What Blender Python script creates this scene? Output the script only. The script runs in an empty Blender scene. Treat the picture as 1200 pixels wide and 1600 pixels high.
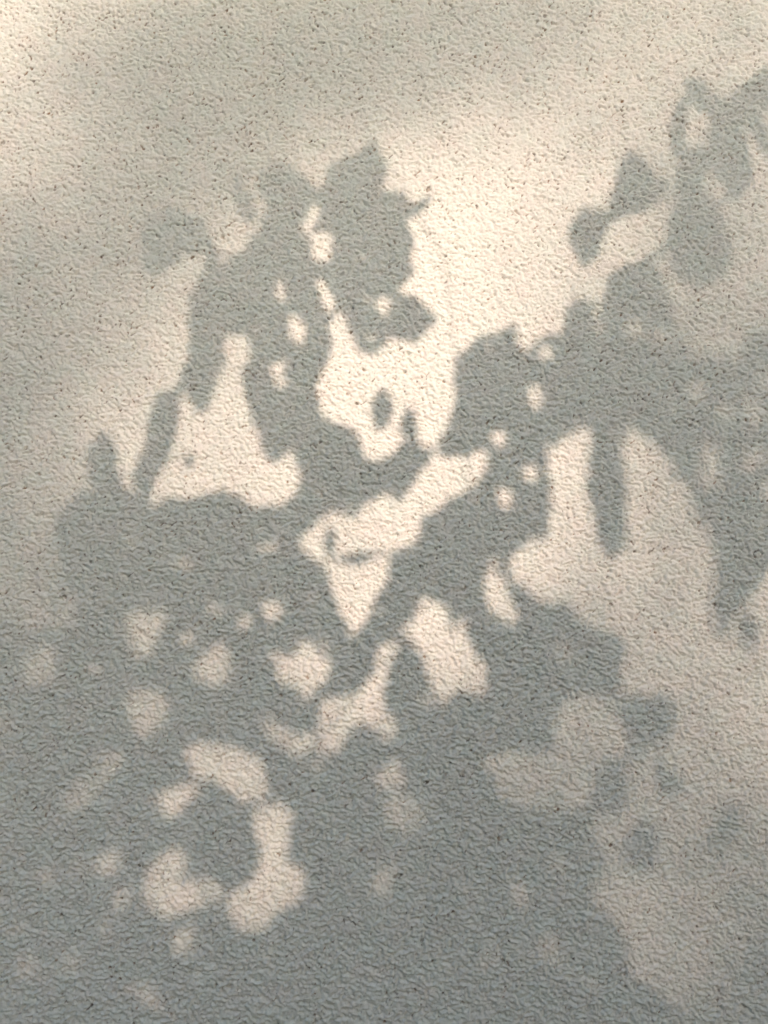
import bpy, math, random
import numpy as np
from mathutils import Vector

sc = bpy.context.scene
C = sc.collection
random.seed(7)
RNG = np.random.default_rng(11)

# ------------------------------------------------------------------ camera, light, exposure
PITCH = math.radians(5)
cam_d = bpy.data.cameras.new("camera")
cam_d.sensor_fit = 'VERTICAL'
cam_d.angle = math.radians(62)
cam_d.clip_start = 0.02
cam_d.clip_end = 2000
cam = bpy.data.objects.new("camera", cam_d)
cam.location = (0, -1.0, 1.26)
cam.rotation_euler = (math.radians(90) + PITCH, 0, 0)
C.objects.link(cam)
sc.camera = cam

SUN = Vector((0.29, -0.90, 0.325)).normalized()      # from the wall towards the sun
ELEV = math.asin(SUN.z)
AZ = math.atan2(SUN.x, SUN.y)
world = bpy.data.worlds.new("World")
sc.world = world
world.use_nodes = True
wn = world.node_tree
for n in list(wn.nodes):
    wn.nodes.remove(n)
sky = wn.nodes.new('ShaderNodeTexSky')
sky.sky_type = 'NISHITA'
sky.sun_disc = False
sky.sun_elevation = ELEV
sky.sun_rotation = AZ
sky.air_density = 1.0
sky.dust_density = 2.2
sky.ozone_density = 1.0
bg = wn.nodes.new('ShaderNodeBackground')
bg.inputs[1].default_value = 0.15
wo = wn.nodes.new('ShaderNodeOutputWorld')
wn.links.new(sky.outputs[0], bg.inputs[0])
wn.links.new(bg.outputs[0], wo.inputs[0])

sun_d = bpy.data.lights.new("sun", 'SUN')
sun_d.energy = 2.35
sun_d.angle = math.radians(0.5)
sun_d.color = (1.0, 0.775, 0.68)
sun = bpy.data.objects.new("sun", sun_d)
sun.rotation_euler = SUN.to_track_quat('Z', 'Y').to_euler()
sun.location = SUN * 30
C.objects.link(sun)

vs = sc.view_settings
vs.view_transform = 'Standard'
vs.look = 'None'
vs.exposure = 0.98
vs.gamma = 1.0
vs.use_curve_mapping = False

# ------------------------------------------------------------------ helpers
def new_mat(name, rough=0.9):
    m = bpy.data.materials.new(name)
    m.use_nodes = True
    nt = m.node_tree
    b = nt.nodes['Principled BSDF']
    b.inputs['Roughness'].default_value = rough
    b.inputs['Specular IOR Level'].default_value = 0.25
    return m, nt, b

def ramp(nt, fac, stops):
    r = nt.nodes.new('ShaderNodeValToRGB')
    e = r.color_ramp.elements
    while len(e) < len(stops):
        e.new(0.5)
    for k, (p, c) in enumerate(stops):
        e[k].position = p
        e[k].color = (*c, 1)
    nt.links.new(fac, r.inputs[0])
    return r.outputs[0]

def noise_node(nt, vec, scale, detail=3, rough=0.55):
    n = nt.nodes.new('ShaderNodeTexNoise')
    n.inputs['Scale'].default_value = scale
    n.inputs['Detail'].default_value = detail
    n.inputs['Roughness'].default_value = rough
    if vec is not None:
        nt.links.new(vec, n.inputs['Vector'])
    return n.outputs[0]

def mix_rgb(nt, mode, fac, a, b):
    m = nt.nodes.new('ShaderNodeMix')
    m.data_type = 'RGBA'
    m.blend_type = mode
    for s, v in ((0, fac), (6, a), (7, b)):
        if isinstance(v, bpy.types.NodeSocket):
            nt.links.new(v, m.inputs[s])
        elif s == 0:
            m.inputs[0].default_value = v
        else:
            m.inputs[s].default_value = (*v, 1)
    return m.outputs[2]

def mesh_np(name, verts, faces, mat, nside, parent=None, smooth=False):
    """verts (n,3), faces (m,nside)"""
    me = bpy.data.meshes.new(name)
    verts = np.asarray(verts, np.float32)
    faces = np.asarray(faces, np.int32)
    me.vertices.add(len(verts))
    me.vertices.foreach_set('co', verts.ravel())
    me.loops.add(faces.size)
    me.loops.foreach_set('vertex_index', faces.ravel())
    me.polygons.add(len(faces))
    me.polygons.foreach_set('loop_start', np.arange(0, faces.size, nside, dtype=np.int32))
    me.polygons.foreach_set('loop_total', np.full(len(faces), nside, np.int32))
    me.polygons.foreach_set('use_smooth', np.full(len(faces), smooth, bool))
    me.update(calc_edges=True)
    if mat:
        me.materials.append(mat)
    o = bpy.data.objects.new(name, me)
    C.objects.link(o)
    if parent:
        o.parent = parent
    return o

def boxes(name, bl, mat, parent=None):
    v, f = [], []
    for (x0, y0, z0, x1, y1, z1) in bl:
        k = len(v)
        v += [(x0, y0, z0), (x1, y0, z0), (x1, y1, z0), (x0, y1, z0), (x0, y0, z1), (x1, y0, z1), (x1, y1, z1), (x0, y1, z1)]
        f += [(k, k+3, k+2, k+1), (k+4, k+5, k+6, k+7), (k, k+1, k+5, k+4), (k+1, k+2, k+6, k+5), (k+2, k+3, k+7, k+6), (k+3, k, k+4, k+7)]
    return mesh_np(name, v, f, mat, 4, parent)

def thing(name, label, cat, loc=(0, 0, 0)):
    o = bpy.data.objects.new(name, None)
    o.location = loc
    o['label'] = label
    o['category'] = cat
    C.objects.link(o)
    return o

# seeded lattice gradient noise, vectorised
_g = np.random.default_rng(2).random((8, 256, 256)) * 2 * math.pi
GX, GY = np.cos(_g).astype(np.float32), np.sin(_g).astype(np.float32)
def perlin(x, y, k=0):
    xi = np.floor(x).astype(np.int32); yi = np.floor(y).astype(np.int32)
    fx = (x - xi).astype(np.float32); fy = (y - yi).astype(np.float32)
    u = fx*fx*fx*(fx*(fx*6-15)+10); v = fy*fy*fy*(fy*(fy*6-15)+10)
    def d(a, b):
        ix = (xi+a) & 255; iy = (yi+b) & 255
        return GX[k, ix, iy]*(fx-a) + GY[k, ix, iy]*(fy-b)
    a = d(0, 0); b = d(1, 0); c = d(0, 1); e = d(1, 1)
    return ((a*(1-u)+b*u)*(1-v) + (c*(1-u)+e*u)*v) * 1.5

# ------------------------------------------------------------------ ground
gm, nt, b = new_mat("pale_gravel", 0.95)
geo = nt.nodes.new('ShaderNodeNewGeometry').outputs['Position']
col = ramp(nt, noise_node(nt, geo, 60, 4), [(0.3, (0.19, 0.178, 0.145)), (0.5, (0.29, 0.275, 0.23)), (0.7, (0.41, 0.39, 0.33))])
nt.links.new(col, b.inputs['Base Color'])
bp = nt.nodes.new('ShaderNodeBump'); bp.inputs['Distance'].default_value = 0.01
nt.links.new(noise_node(nt, geo, 90, 3), bp.inputs['Height']); nt.links.new(bp.outputs[0], b.inputs['Normal'])
g = mesh_np("ground", [(-600, -600, 0), (600, -600, 0), (600, 600, 0), (-600, 600, 0)], [(0, 1, 2, 3)], gm, 4)
g['kind'] = 'structure'

# ------------------------------------------------------------------ the wall
wm, nt, b = new_mat("cream_stucco", 0.88)
b.inputs['Specular IOR Level'].default_value = 0.2
geo = nt.nodes.new('ShaderNodeNewGeometry').outputs['Position']
col = ramp(nt, noise_node(nt, geo, 2.2, 4, 0.5), [(0.25, (0.62, 0.612, 0.54)), (0.75, (0.66, 0.652, 0.58))])
col = mix_rgb(nt, 'MULTIPLY', 1.0, col, ramp(nt, noise_node(nt, geo, 230, 3, 0.6), [(0.3, (0.93, 0.93, 0.925)), (0.7, (1.05, 1.05, 1.05))]))
col = mix_rgb(nt, 'MULTIPLY', 1.0, col, ramp(nt, noise_node(nt, geo, 38, 3, 0.6), [(0.35, (0.975, 1.01, 1.0)), (0.65, (1.02, 0.99, 0.99))]))
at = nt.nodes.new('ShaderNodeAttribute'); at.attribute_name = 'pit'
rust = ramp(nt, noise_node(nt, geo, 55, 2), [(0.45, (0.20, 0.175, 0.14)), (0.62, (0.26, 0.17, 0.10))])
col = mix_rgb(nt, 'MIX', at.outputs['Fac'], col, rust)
nt.links.new(col, b.inputs['Base Color'])
bp = nt.nodes.new('ShaderNodeBump'); bp.inputs['Distance'].default_value = 0.0011; bp.inputs['Strength'].default_value = 0.9
nt.links.new(noise_node(nt, geo, 420, 4, 0.65), bp.inputs['Height'])
mp = nt.nodes.new('ShaderNodeMapping'); mp.inputs['Rotation'].default_value = (0, math.radians(-17), 0); mp.inputs['Scale'].default_value = (1, 1, 1.45)
nt.links.new(geo, mp.inputs['Vector'])
coarse = noise_node(nt, mp.outputs[0], 150, 4, 0.62)
af = nt.nodes.new('ShaderNodeAttribute'); af.attribute_name = 'fade'
inv = nt.nodes.new('ShaderNodeMath'); inv.operation = 'SUBTRACT'; inv.inputs[0].default_value = 1.0
nt.links.new(af.outputs['Fac'], inv.inputs[1])
b2 = nt.nodes.new('ShaderNodeBump'); b2.inputs['Distance'].default_value = 0.0085
nt.links.new(inv.outputs[0], b2.inputs['Strength'])
nt.links.new(coarse, b2.inputs['Height']); nt.links.new(bp.outputs[0], b2.inputs['Normal'])
nt.links.new(b2.outputs[0], b.inputs['Normal'])
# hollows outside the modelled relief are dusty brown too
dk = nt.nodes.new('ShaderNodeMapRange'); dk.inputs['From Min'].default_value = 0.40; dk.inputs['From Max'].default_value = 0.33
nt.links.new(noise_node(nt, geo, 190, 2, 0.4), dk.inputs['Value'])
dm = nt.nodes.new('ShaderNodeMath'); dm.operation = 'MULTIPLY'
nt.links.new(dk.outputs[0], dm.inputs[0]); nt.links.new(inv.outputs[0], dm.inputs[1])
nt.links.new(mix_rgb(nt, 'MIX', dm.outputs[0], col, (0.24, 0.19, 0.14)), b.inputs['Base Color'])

def axis(lo, a, bb, hi, step):
    mid = np.arange(a, bb + step/2, step)
    out_r, p, s = [], mid[-1], step
    while p < hi:
        s = min(s*1.06, 0.02); p += s; out_r.append(min(p, hi))
    out_l, p, s = [], mid[0], step
    while p > lo:
        s = min(s*1.06, 0.02); p -= s; out_l.append(max(p, lo))
    return np.array(out_l[::-1] + list(mid) + out_r)
WX0, WX1, WH = -3.6, 4.4, 3.1
ax = axis(WX0, -0.56, 0.56, WX1, 0.00115)
az = axis(0.0, 0.73, 2.03, WH, 0.00115)
gx, gz = np.meshgrid(ax, az)
th = math.radians(-17)
a_ = gx*math.cos(th) + gz*math.sin(th)
b_ = -gx*math.sin(th) + gz*math.cos(th)
wx = perlin(a_/0.021+7, b_/0.019+3, 0)*0.0035
wz = perlin(a_/0.023+91, b_/0.02+33, 1)*0.0030
A, B = a_+wx, b_+wz
big = perlin(A/0.015, B/0.010, 2)
n1 = perlin(A/0.0078+5, B/0.0047+9, 3)
n2 = perlin(A/0.0040+15, B/0.0027+19, 4)
fine = perlin(A/0.0028+25, B/0.0023+29, 5)
_c = np.random.default_rng(4).random((2, 6, 256, 256)).astype(np.float32)
def flakes(x, y, k, kk):
    """overlapping chips: every cell of a jittered lattice has its own height and tilt"""
    xi = np.floor(x).astype(np.int32); yi = np.floor(y).astype(np.int32)
    fx = (x-xi).astype(np.float32); fy = (y-yi).astype(np.float32)
    num = np.zeros(x.shape, np.float32); den = np.zeros(x.shape, np.float32)
    for a in (-1, 0, 1):
        for b in (-1, 0, 1):
            ix = (xi+a) & 255; iy = (yi+b) & 255
            q = _c[k][:, ix, iy]
            dx = fx-a-q[0]; dy = fy-b-q[1]
            w = np.exp(-kk*(dx*dx+dy*dy))
            num += w*(q[2]-.5 + (q[3]-.5)*1.3*dx + (q[4]-.35)*1.5*dy); den += w
    return num/den
f1 = flakes(A/0.0050, B/0.0035, 0, 13.0)
f2 = flakes(A/0.0029+31, B/0.0022+17, 1, 9.0)
lump = 1.0*f1 + 1.05*f2 + 0.22*fine + 0.20*n2 + 0.22*big
lump = np.where(lump < 0, lump*1.3, lump*0.85)
pn = perlin((gx*.8+gz*.6)/0.0039+55, (gz*.8-gx*.6)/0.0037+59, 6)
pm = perlin(gx/0.03+65, gz/0.03+69, 7)
pit = np.clip((pn + 0.22*pm - np.interp(gz, [1.0, 1.8], [0.60, 0.50]))/0.14, 0, 1)
big_pit = np.clip((perlin((gx*.7-gz*.7)/0.0078+155, (gz*.7+gx*.7)/0.0070+159, 1) + 0.1*pm - 0.72)/0.08, 0, 1)
pit = np.maximum(pit, big_pit)
amp = 0.0019
fade = np.clip(np.minimum(np.minimum((0.64-np.abs(gx))/0.08, (gz-0.66)/0.07), (2.10-gz)/0.07), 0, 1)   # farther out the material's bump takes over
amp = amp*np.interp(gz + 0.10*pm + 0.04*big, [1.0, 1.75], [1.12, 0.66])      # coarser render low down
hgt = (amp*lump - 0.0013*pit)*fade
verts = np.stack([gx, -hgt, gz], -1).reshape(-1, 3)
nx, nz = len(ax), len(az)
idx = np.arange(nx*nz).reshape(nz, nx)
F = np.stack([idx[:-1, :-1], idx[:-1, 1:], idx[1:, 1:], idx[1:, :-1]], -1).reshape(-1, 4)
wall = thing("stucco_wall", "cream rough stucco wall filling the view, dappled with leaf shadows and pale sun patches", "wall", (0, 0, 0))
face = mesh_np("render_coat", verts, F, wm, 4, wall, smooth=True)
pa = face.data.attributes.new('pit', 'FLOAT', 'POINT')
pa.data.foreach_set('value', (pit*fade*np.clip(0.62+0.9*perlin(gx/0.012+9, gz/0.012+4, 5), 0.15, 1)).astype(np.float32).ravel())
fa = face.data.attributes.new('fade', 'FLOAT', 'POINT')
fa.data.foreach_set('value', fade.astype(np.float32).ravel())
boxes("masonry_core", [(WX0, 0.004, 0, WX1, 0.24, WH)], wm, wall)
boxes("coping", [(WX0-0.03, -0.04, WH, WX1+0.03, 0.28, WH+0.06)], wm, wall)

# ------------------------------------------------------------------ foliage materials
def leaf_mat(name, c0, c1, scale):
    m, nt, b = new_mat(name, 0.5)
    geo = nt.nodes.new('ShaderNodeNewGeometry').outputs['Position']
    col = ramp(nt, noise_node(nt, geo, scale, 2), [(0.3, c0), (0.7, c1)])
    nt.links.new(col, b.inputs['Base Color'])
    tr = nt.nodes.new('ShaderNodeBsdfTranslucent'); nt.links.new(col, tr.inputs[0])
    mx = nt.nodes.new('ShaderNodeMixShader'); mx.inputs[0].default_value = 0.42
    nt.links.new(b.outputs[0], mx.inputs[1]); nt.links.new(tr.outputs[0], mx.inputs[2])
    nt.links.new(mx.outputs[0], nt.nodes['Material Output'].inputs[0])
    return m
lm = leaf_mat("shrub_leaf", (0.075, 0.115, 0.035), (0.115, 0.16, 0.05), 9)
tm = leaf_mat("tree_leaf", (0.045, 0.07, 0.025), (0.08, 0.105, 0.04), 2)
bm_, nt, b = new_mat("grey_brown_bark", 0.9)
geo = nt.nodes.new('ShaderNodeNewGeometry').outputs['Position']
nt.links.new(ramp(nt, noise_node(nt, geo, 40, 4), [(0.3, (0.07, 0.055, 0.04)), (0.7, (0.18, 0.145, 0.11))]), b.inputs['Base Color'])

def tubes(segs, nside=5):
    """segs: list of (p, q, rp, rq) -> verts, quads"""
    P = np.array([s[0] for s in segs], float); Q = np.array([s[1] for s in segs], float)
    R0 = np.array([s[2] for s in segs]); R1 = np.array([s[3] for s in segs])
    D = Q-P; D /= np.maximum(np.linalg.norm(D, axis=1, keepdims=True), 1e-6)
    ref = np.where(np.abs(D[:, 2:3]) > .9, np.array([[1., 0, 0]]), np.array([[0, 0, 1.]]))
    U = np.cross(D, ref); U /= np.linalg.norm(U, axis=1, keepdims=True); W = np.cross(D, U)
    t = np.arange(nside)*2*math.pi/nside
    ring = U[:, None]*np.cos(t)[None, :, None] + W[:, None]*np.sin(t)[None, :, None]
    V = np.concatenate([P[:, None]+ring*R0[:, None, None], Q[:, None]+ring*R1[:, None, None]], 1).reshape(-1, 3)
    base = (np.arange(len(segs))*2*nside)[:, None]
    k = np.arange(nside); k2 = (k+1) % nside
    F = np.stack([base+k, base+k2, base+k2+nside, base+k+nside], -1).reshape(-1, 4)
    return V, F

# ------------------------------------------------------------------ the shrub that stands in the sun beside the wall
# each entry: where along the wall (mm), height (mm) the leaf shades, its turn (deg), length and breadth (mm)
LEAVES = [
358,1820,83,78,18, 394,1856,312,77,30, 441,1854,46,112,33, 419,1783,281,115,42, 461,1816,287,81,23, 370,1779,303,51,21,
397,1785,329,42,17, 369,1767,128,32,19, 379,1683,270,143,77, 306,1752,277,87,48, 311,1727,28,92,27, 244,1683,268,79,42,
-170,1719,286,49,21, -175,1751,70,37,11, -2,1470,268,55,28, -17,1297,2,76,7, -63,1313,271,41,15, -35,1290,359,46,12,
44,1720,44,46,13, -255,1688,20,86,54, -256,1666,235,84,34, -207,1666,111,54,11, -22,1758,259,94,50, -131,1743,280,78,45,
426,1209,268,54,24, 295,964,268,70,40, 265,1376,271,181,44, -332,1410,269,75,38, -267,1428,252,153,33, 299,1109,308,73,50,
-132,493,328,100,53, -777,1677,116,99,57, -112,574,244,100,54, -839,1032,45,93,56, -1018,819,182,98,56, 851,1565,312,99,58,
-1036,531,215,97,57, -573,997,318,100,58, 539,877,232,99,57, -534,634,283,99,57, 299,744,305,94,52, 642,666,254,98,58,
-730,996,347,100,52, -1012,727,212,97,58, 805,638,225,96,53, 1003,769,111,100,55, 228,719,332,98,56, 798,1499,208,91,54,
-353,667,27,100,58, 171,814,303,97,58, 246,1507,317,97,58, -667,706,294,99,58, 639,1377,278,99,56, -689,1567,322,100,58,
-719,1118,240,94,55, -894,1037,278,95,56, 87,613,234,98,57, 165,692,265,99,54, 347,531,77,98,54, -866,494,147,98,56,
1101,463,236,99,57, -450,612,319,98,57, 1165,977,90,99,55, -646,1703,301,94,54, 923,984,288,97,58, -1041,656,185,99,57,
-1080,1039,104,100,54, -86,833,208,97,56, 598,820,260,97,53, 798,803,33,98,58, 534,964,277,99,51, 722,528,141,99,58,
-424,768,347,96,56, 380,635,251,96,57, 1026,1070,156,99,56, 1029,618,283,100,54, 1154,1239,243,99,53, -1034,1100,323,97,57,
908,761,96,100,58, 1005,1800,111,92,53, 1011,889,274,96,56, 936,561,103,97,56, 710,677,76,93,55, 692,1132,171,96,58,
832,1125,348,92,51, -913,1934,160,99,57, 559,1072,203,95,53, -61,1404,99,95,57, 1020,688,217,99,59, -528,941,267,98,56,
-617,922,333,98,55, 635,1682,335,97,53, -810,551,270,99,54, 279,600,288,95,56, -631,610,323,99,50, 1060,1129,78,97,54,
-198,1318,58,99,54, 1139,545,237,95,55, 164,494,262,93,55, -465,970,174,99,49, 446,708,221,98,58, -239,758,194,96,49,
-366,756,95,98,55, -729,1629,233,97,56, 644,1087,92,100,59, 752,893,145,96,54, -1102,1468,287,99,52, 444,586,328,99,57,
564,1142,335,95,53, 845,524,98,98,58, -850,1597,245,97,53, -102,634,337,98,58, 646,1172,216,97,57, 131,591,53,92,54,
-4,786,325,99,55, 876,945,352,92,55, 836,745,328,98,58, 56,700,261,99,56, -879,603,149,95,48, -284,1272,0,98,57,
467,644,134,99,55, -824,1906,137,100,54, -866,1163,64,95,53, -444,508,80,97,55, -398,1099,251,96,52, 794,1079,53,100,60,
-929,1215,115,98,58, 449,527,352,98,56, 686,1433,321,96,55, 757,953,191,98,49, 1125,640,322,93,54, -36,655,311,94,55,
715,1713,298,96,52, 292,526,224,100,60, 411,1324,318,98,54, 979,1197,261,96,55, -1069,933,307,99,54, 706,1378,142,97,55,
877,1184,77,95,52, 630,884,327,95,50, -962,1060,307,97,54, -460,1174,219,97,52, -857,674,218,92,51, -745,921,266,95,53,
495,1482,306,97,58, -28,528,309,100,55, 747,1160,287,87,51, 984,1047,101,98,56, 795,1819,219,96,47, -777,612,259,97,54,
120,768,309,96,53, -980,1596,172,98,51, 866,660,300,96,57, 871,1037,324,95,53, 716,767,219,100,52, 762,1601,281,100,58,
-183,529,200,99,51, 886,830,261,94,56, 1012,539,355,94,53, 226,564,212,100,56, -262,514,251,99,58, -981,1143,131,98,58,
-55,744,280,96,53, 498,736,176,96,51, 565,1452,132,99,55, 946,820,281,99,54, -27,1632,167,100,50, -652,772,108,100,48,
574,710,193,94,56, 806,1653,242,96,57, -755,516,131,96,56, 35,547,269,99,52, -614,1781,260,100,49, -285,847,54,89,50,
968,1769,277,95,54, 595,1937,148,97,57, -1098,887,283,98,56, -420,1005,134,98,57, 951,635,115,99,53, -326,1198,107,87,51,
-175,787,349,97,53, -517,515,320,95,57, -810,1128,140,95,50, 361,704,106,95,54, -668,1614,314,99,48, 900,1292,345,99,56,
730,823,292,98,56, 518,1415,344,99,57, -985,535,281,100,51, 675,930,3,99,50, -690,656,267,97,57, 964,1884,143,97,53,
1211,696,232,91,54, 996,1263,210,100,58, 726,1060,60,97,54, -703,790,247,96,52, 321,660,271,98,52, 1213,619,216,99,58,
98,532,136,97,50, -181,1597,311,95,48, -517,1041,264,98,57, 40,870,245,92,51, -41,1011,98,93,51, 1027,1897,314,95,53,
684,997,200,100,56, -474,1090,282,98,57, 781,1421,234,99,59, 1155,868,255,96,57, 75,1086,315,99,47, 631,736,239,99,53,
-50,895,337,96,53, -428,918,45,92,45, -1067,773,75,98,58, -388,540,281,91,51, -265,1049,190,90,50, 751,1544,120,95,53,
1200,837,66,95,55, -472,853,277,100,59, 1154,1756,237,91,44, 899,1071,112,94,54, 515,592,161,100,59, -877,1834,256,92,53,
-656,1197,296,93,53, 163,1107,218,99,59, 770,1700,200,99,59, 545,779,353,88,46, -375,1057,269,97,55, -708,578,286,99,57,
-1113,697,341,94,53, -1000,921,250,88,51, -592,512,235,97,53, -50,1720,273,95,55, 68,1290,193,99,59, 709,616,339,99,54,
-963,759,81,96,51, -662,534,49,97,50, 1192,1150,266,95,53, 1073,571,200,94,54, 652,823,239,98,50, -294,1001,275,92,42,
615,518,6,79,46, -613,667,2,92,53, 1192,1319,284,95,50, 105,940,153,97,50, -929,1307,280,93,46, 1195,751,252,98,53,
-1012,593,326,91,46, 995,987,137,97,46, 733,1473,241,100,58, 385,520,88,100,60, 905,884,300,95,51, -807,1758,322,98,56,
1197,1424,116,100,45, 510,685,183,95,54, -847,1086,67,85,50, 1000,1139,175,95,52, 854,1613,320,97,54, 612,949,192,99,45,
1123,1087,234,88,50, -1112,817,140,91,53, 1071,513,244,86,50, -1095,516,302,92,52, 767,660,74,93,55, 109,729,308,98,56,
843,1435,136,97,47, 1055,1953,149,86,45, -497,564,108,97,56, 700,1623,182,93,54, 910,671,95,99,47, 1220,1701,229,99,57,
545,1015,130,97,50, 203,649,178,95,49, -319,768,302,95,53, 892,506,67,97,46, -683,910,103,95,53, -633,1132,37,93,49,
579,618,333,87,43, 1102,1240,266,85,43, -806,657,245,97,49, 1045,1749,283,81,42, 808,995,317,93,52, -195,963,341,91,46,
-704,1706,260,96,56, 949,1132,57,98,57, -331,1099,75,99,39, -919,1621,258,95,44, 1154,699,168,98,49, 22,666,106,93,50,
851,901,286,97,48, 138,1186,286,92,51, -1114,1373,209,99,53, 87,1016,270,99,47, -90,686,219,94,56, -1097,607,295,97,57,
1064,628,130,99,58, 951,703,301,96,57, 245,790,194,99,50, 1217,1835,10,96,55, -322,705,183,94,42, 1053,1417,70,91,47,
550,2002,316,98,48, -414,658,168,97,55, 1220,946,224,99,53, 147,636,139,98,57, 749,1760,117,95,52, 710,1199,307,95,55,
1154,1055,214,95,55, 138,1467,338,100,50, 223,608,38,86,51, -349,1300,267,94,48, -102,1475,84,90,53, -715,1042,264,98,46,
-879,976,289,96,48, -349,541,340,100,53, 1082,1172,319,86,47, 787,519,283,95,42, -183,583,232,94,48, 360,599,339,99,58,
757,724,268,93,48, -647,974,350,96,49, 1046,1264,115,90,51, 1143,1136,87,98,56, -879,568,5,99,57, -796,991,232,89,42,
-777,1065,306,100,38, -174,1257,349,93,50, 1163,1826,120,92,49, -871,1531,288,88,49, 1020,1708,213,82,47, -940,522,280,100,49,
874,1371,243,84,47, -915,1099,117,93,56, 120,1328,81,98,56, 204,502,317,85,47, -7,721,238,93,47, -816,1640,302,91,42,
739,1009,116,96,51, 929,1185,264,98,59, 930,1240,165,89,48, -381,602,95,94,49, 1213,1041,162,93,37, -585,595,274,89,53,
1100,1463,328,99,44, -90,515,269,96,51, 610,1639,116,85,47, 689,1765,32,94,53, 763,568,270,94,52, 122,890,186,86,50,
839,829,67,98,51, 772,1178,320,95,55, 1193,556,298,77,45, -523,867,335,99,57, -140,748,207,92,45, -32,604,147,91,49,
-984,619,292,93,56, -1036,856,254,92,45, -1063,563,170,99,56, 1014,492,332,90,42, 180,1194,286,99,45, 1065,848,3,92,38,
-682,1971,163,90,47, 789,873,191,100,54, -601,1843,111,82,43, -218,1115,308,96,53, 701,880,320,91,52, -743,1156,220,92,54,
849,1480,316,93,46, -753,1572,320,87,41, -153,1645,68,85,48, 300,1611,268,73,41, 806,577,253,96,46, 93,807,210,96,45,
557,654,353,97,45, 523,1139,276,98,51, 1230,1208,334,96,51, 138,963,307,100,56, 504,509,82,93,52, -387,870,288,97,48,
346,1431,313,90,44, -962,829,283,70,42, 270,671,129,77,45, 685,1685,125,90,33, 499,852,271,95,47, -877,1900,91,100,49,
-166,852,340,92,44, -873,1659,53,81,47, -119,1280,156,94,47, 804,1573,300,90,48, 595,490,156,89,51, 629,1033,206,88,50,
47,957,239,91,54, -742,635,244,90,52, 549,823,301,98,45, -317,1357,352,97,50, -398,714,296,80,40, 591,1384,82,85,39,
-84,795,191,97,57, -904,768,273,96,57, 945,1069,260,91,53, 674,496,250,83,48, 963,512,113,97,52, 670,1241,271,91,40,
-1113,1272,233,99,48, -497,926,214,97,58, 987,943,318,87,50, 1007,1944,250,90,53, 594,1160,325,95,51, 171,565,262,93,34,
-853,1798,258,81,38, -141,1138,330,77,40, -325,640,213,89,50, -636,1818,258,84,45, 130,1510,114,93,46, 56,905,336,96,55,
-408,481,287,85,48, -116,1654,301,90,49, -228,1238,76,73,43, 888,1123,56,89,45, -670,1668,321,93,45, 420,731,241,89,53,
-438,824,278,78,46, 945,1834,109,88,51, -715,517,288,97,56, 1204,1486,274,93,46, -923,1153,319,97,55, -359,892,96,92,55,
225,871,256,86,33, -640,481,253,92,41, -849,965,242,89,51, 1024,1852,311,86,40, -429,1044,344,91,52, -967,1193,73,90,52,
-529,1125,1,88,39, -184,999,297,86,51, 516,1524,145,95,47, -689,1156,287,93,45, 1000,828,296,89,53, 195,976,228,77,40,
-362,1143,95,96,38, -318,482,272,89,42, -496,647,267,94,56, -65,956,280,88,47, -815,1169,320,98,57, -1075,1126,265,83,47,
-78,1226,162,84,40, 158,770,306,99,50, -109,1039,298,91,53, 1067,1898,273,90,49, -1082,988,336,96,52, 1194,1756,250,85,50,
1191,1381,287,90,50, 30,1073,274,77,41, 1091,1690,217,87,48, 1160,1199,218,93,41, 458,1299,211,93,35, 675,791,215,93,49,
673,1337,266,70,41, -1130,1434,337,88,49, 51,605,294,95,52, 523,1199,317,83,44, -144,1544,264,76,36, -342,975,169,78,37,
-111,870,250,77,44, -797,486,236,92,34, 44,462,273,92,46, -974,673,286,99,45, 3,1675,296,79,42, -324,829,82,93,40,
-1009,1625,11,95,56, 252,1184,124,85,49, 740,1102,204,85,43, 819,697,278,94,55, 826,954,234,93,56, 109,1106,244,78,46,
294,1534,301,79,45, 820,1404,338,81,40, -476,1011,65,81,47, 202,905,58,93,52, 211,1473,245,93,49, -275,657,277,83,41,
1025,1014,299,78,42, -1094,747,317,96,46, -660,1752,267,93,45, 91,673,290,98,44, -483,782,262,94,37, -165,817,338,96,54,
26,1154,267,99,48, -898,657,254,85,46, 771,475,95,92,39, 489,778,342,92,54, 601,608,65,97,42, 1201,1097,8,81,37,
-634,577,159,90,47, 510,1043,262,92,33, -267,1327,242,87,45, 985,593,108,97,57, 696,719,207,99,47, 3,498,99,81,47,
583,923,109,93,51, -571,941,115,88,50, 837,1016,336,86,49, -589,1423,333,78,42, 501,904,105,84,49, -12,871,200,75,39,
874,1632,308,100,59, 1188,902,169,93,36, 1075,1087,275,77,43, 689,1040,106,94,48, -214,1545,261,73,42, 975,741,331,87,37,
-53,494,107,96,47, 1115,1183,256,93,47, -1026,746,236,98,58, 1063,1210,217,92,50, 335,760,153,96,49, 172,1350,303,78,39,
-135,1473,285,81,44, 839,608,278,93,37, 299,1473,170,86,47, -31,1054,236,85,36, -250,1174,94,98,39, -1065,1421,128,95,45,
-449,679,49,82,44, 748,1645,176,90,53, 598,1035,211,91,49, -930,1591,120,99,58, -130,1574,278,89,35, 1163,1274,52,99,58,
1131,603,149,97,39, -720,765,332,93,48, -987,855,251,95,44, 57,755,249,100,52, -60,576,323,97,54, 827,1161,350,85,44,
1166,654,143,86,44, 1191,993,291,87,52, 606,766,225,76,36, -1048,483,300,84,42, -440,557,310,78,43, -95,1344,242,80,35,
70,492,300,77,41, -831,1586,73,99,58, 886,1425,299,76,38, 1203,1253,47,75,32, 239,532,218,91,46, 529,541,239,88,35,
1099,684,339,85,33, 18,814,202,83,43, 414,1373,283,94,42, -852,633,331,80,40, -1037,1142,338,82,37, 595,1108,198,92,46,
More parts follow.
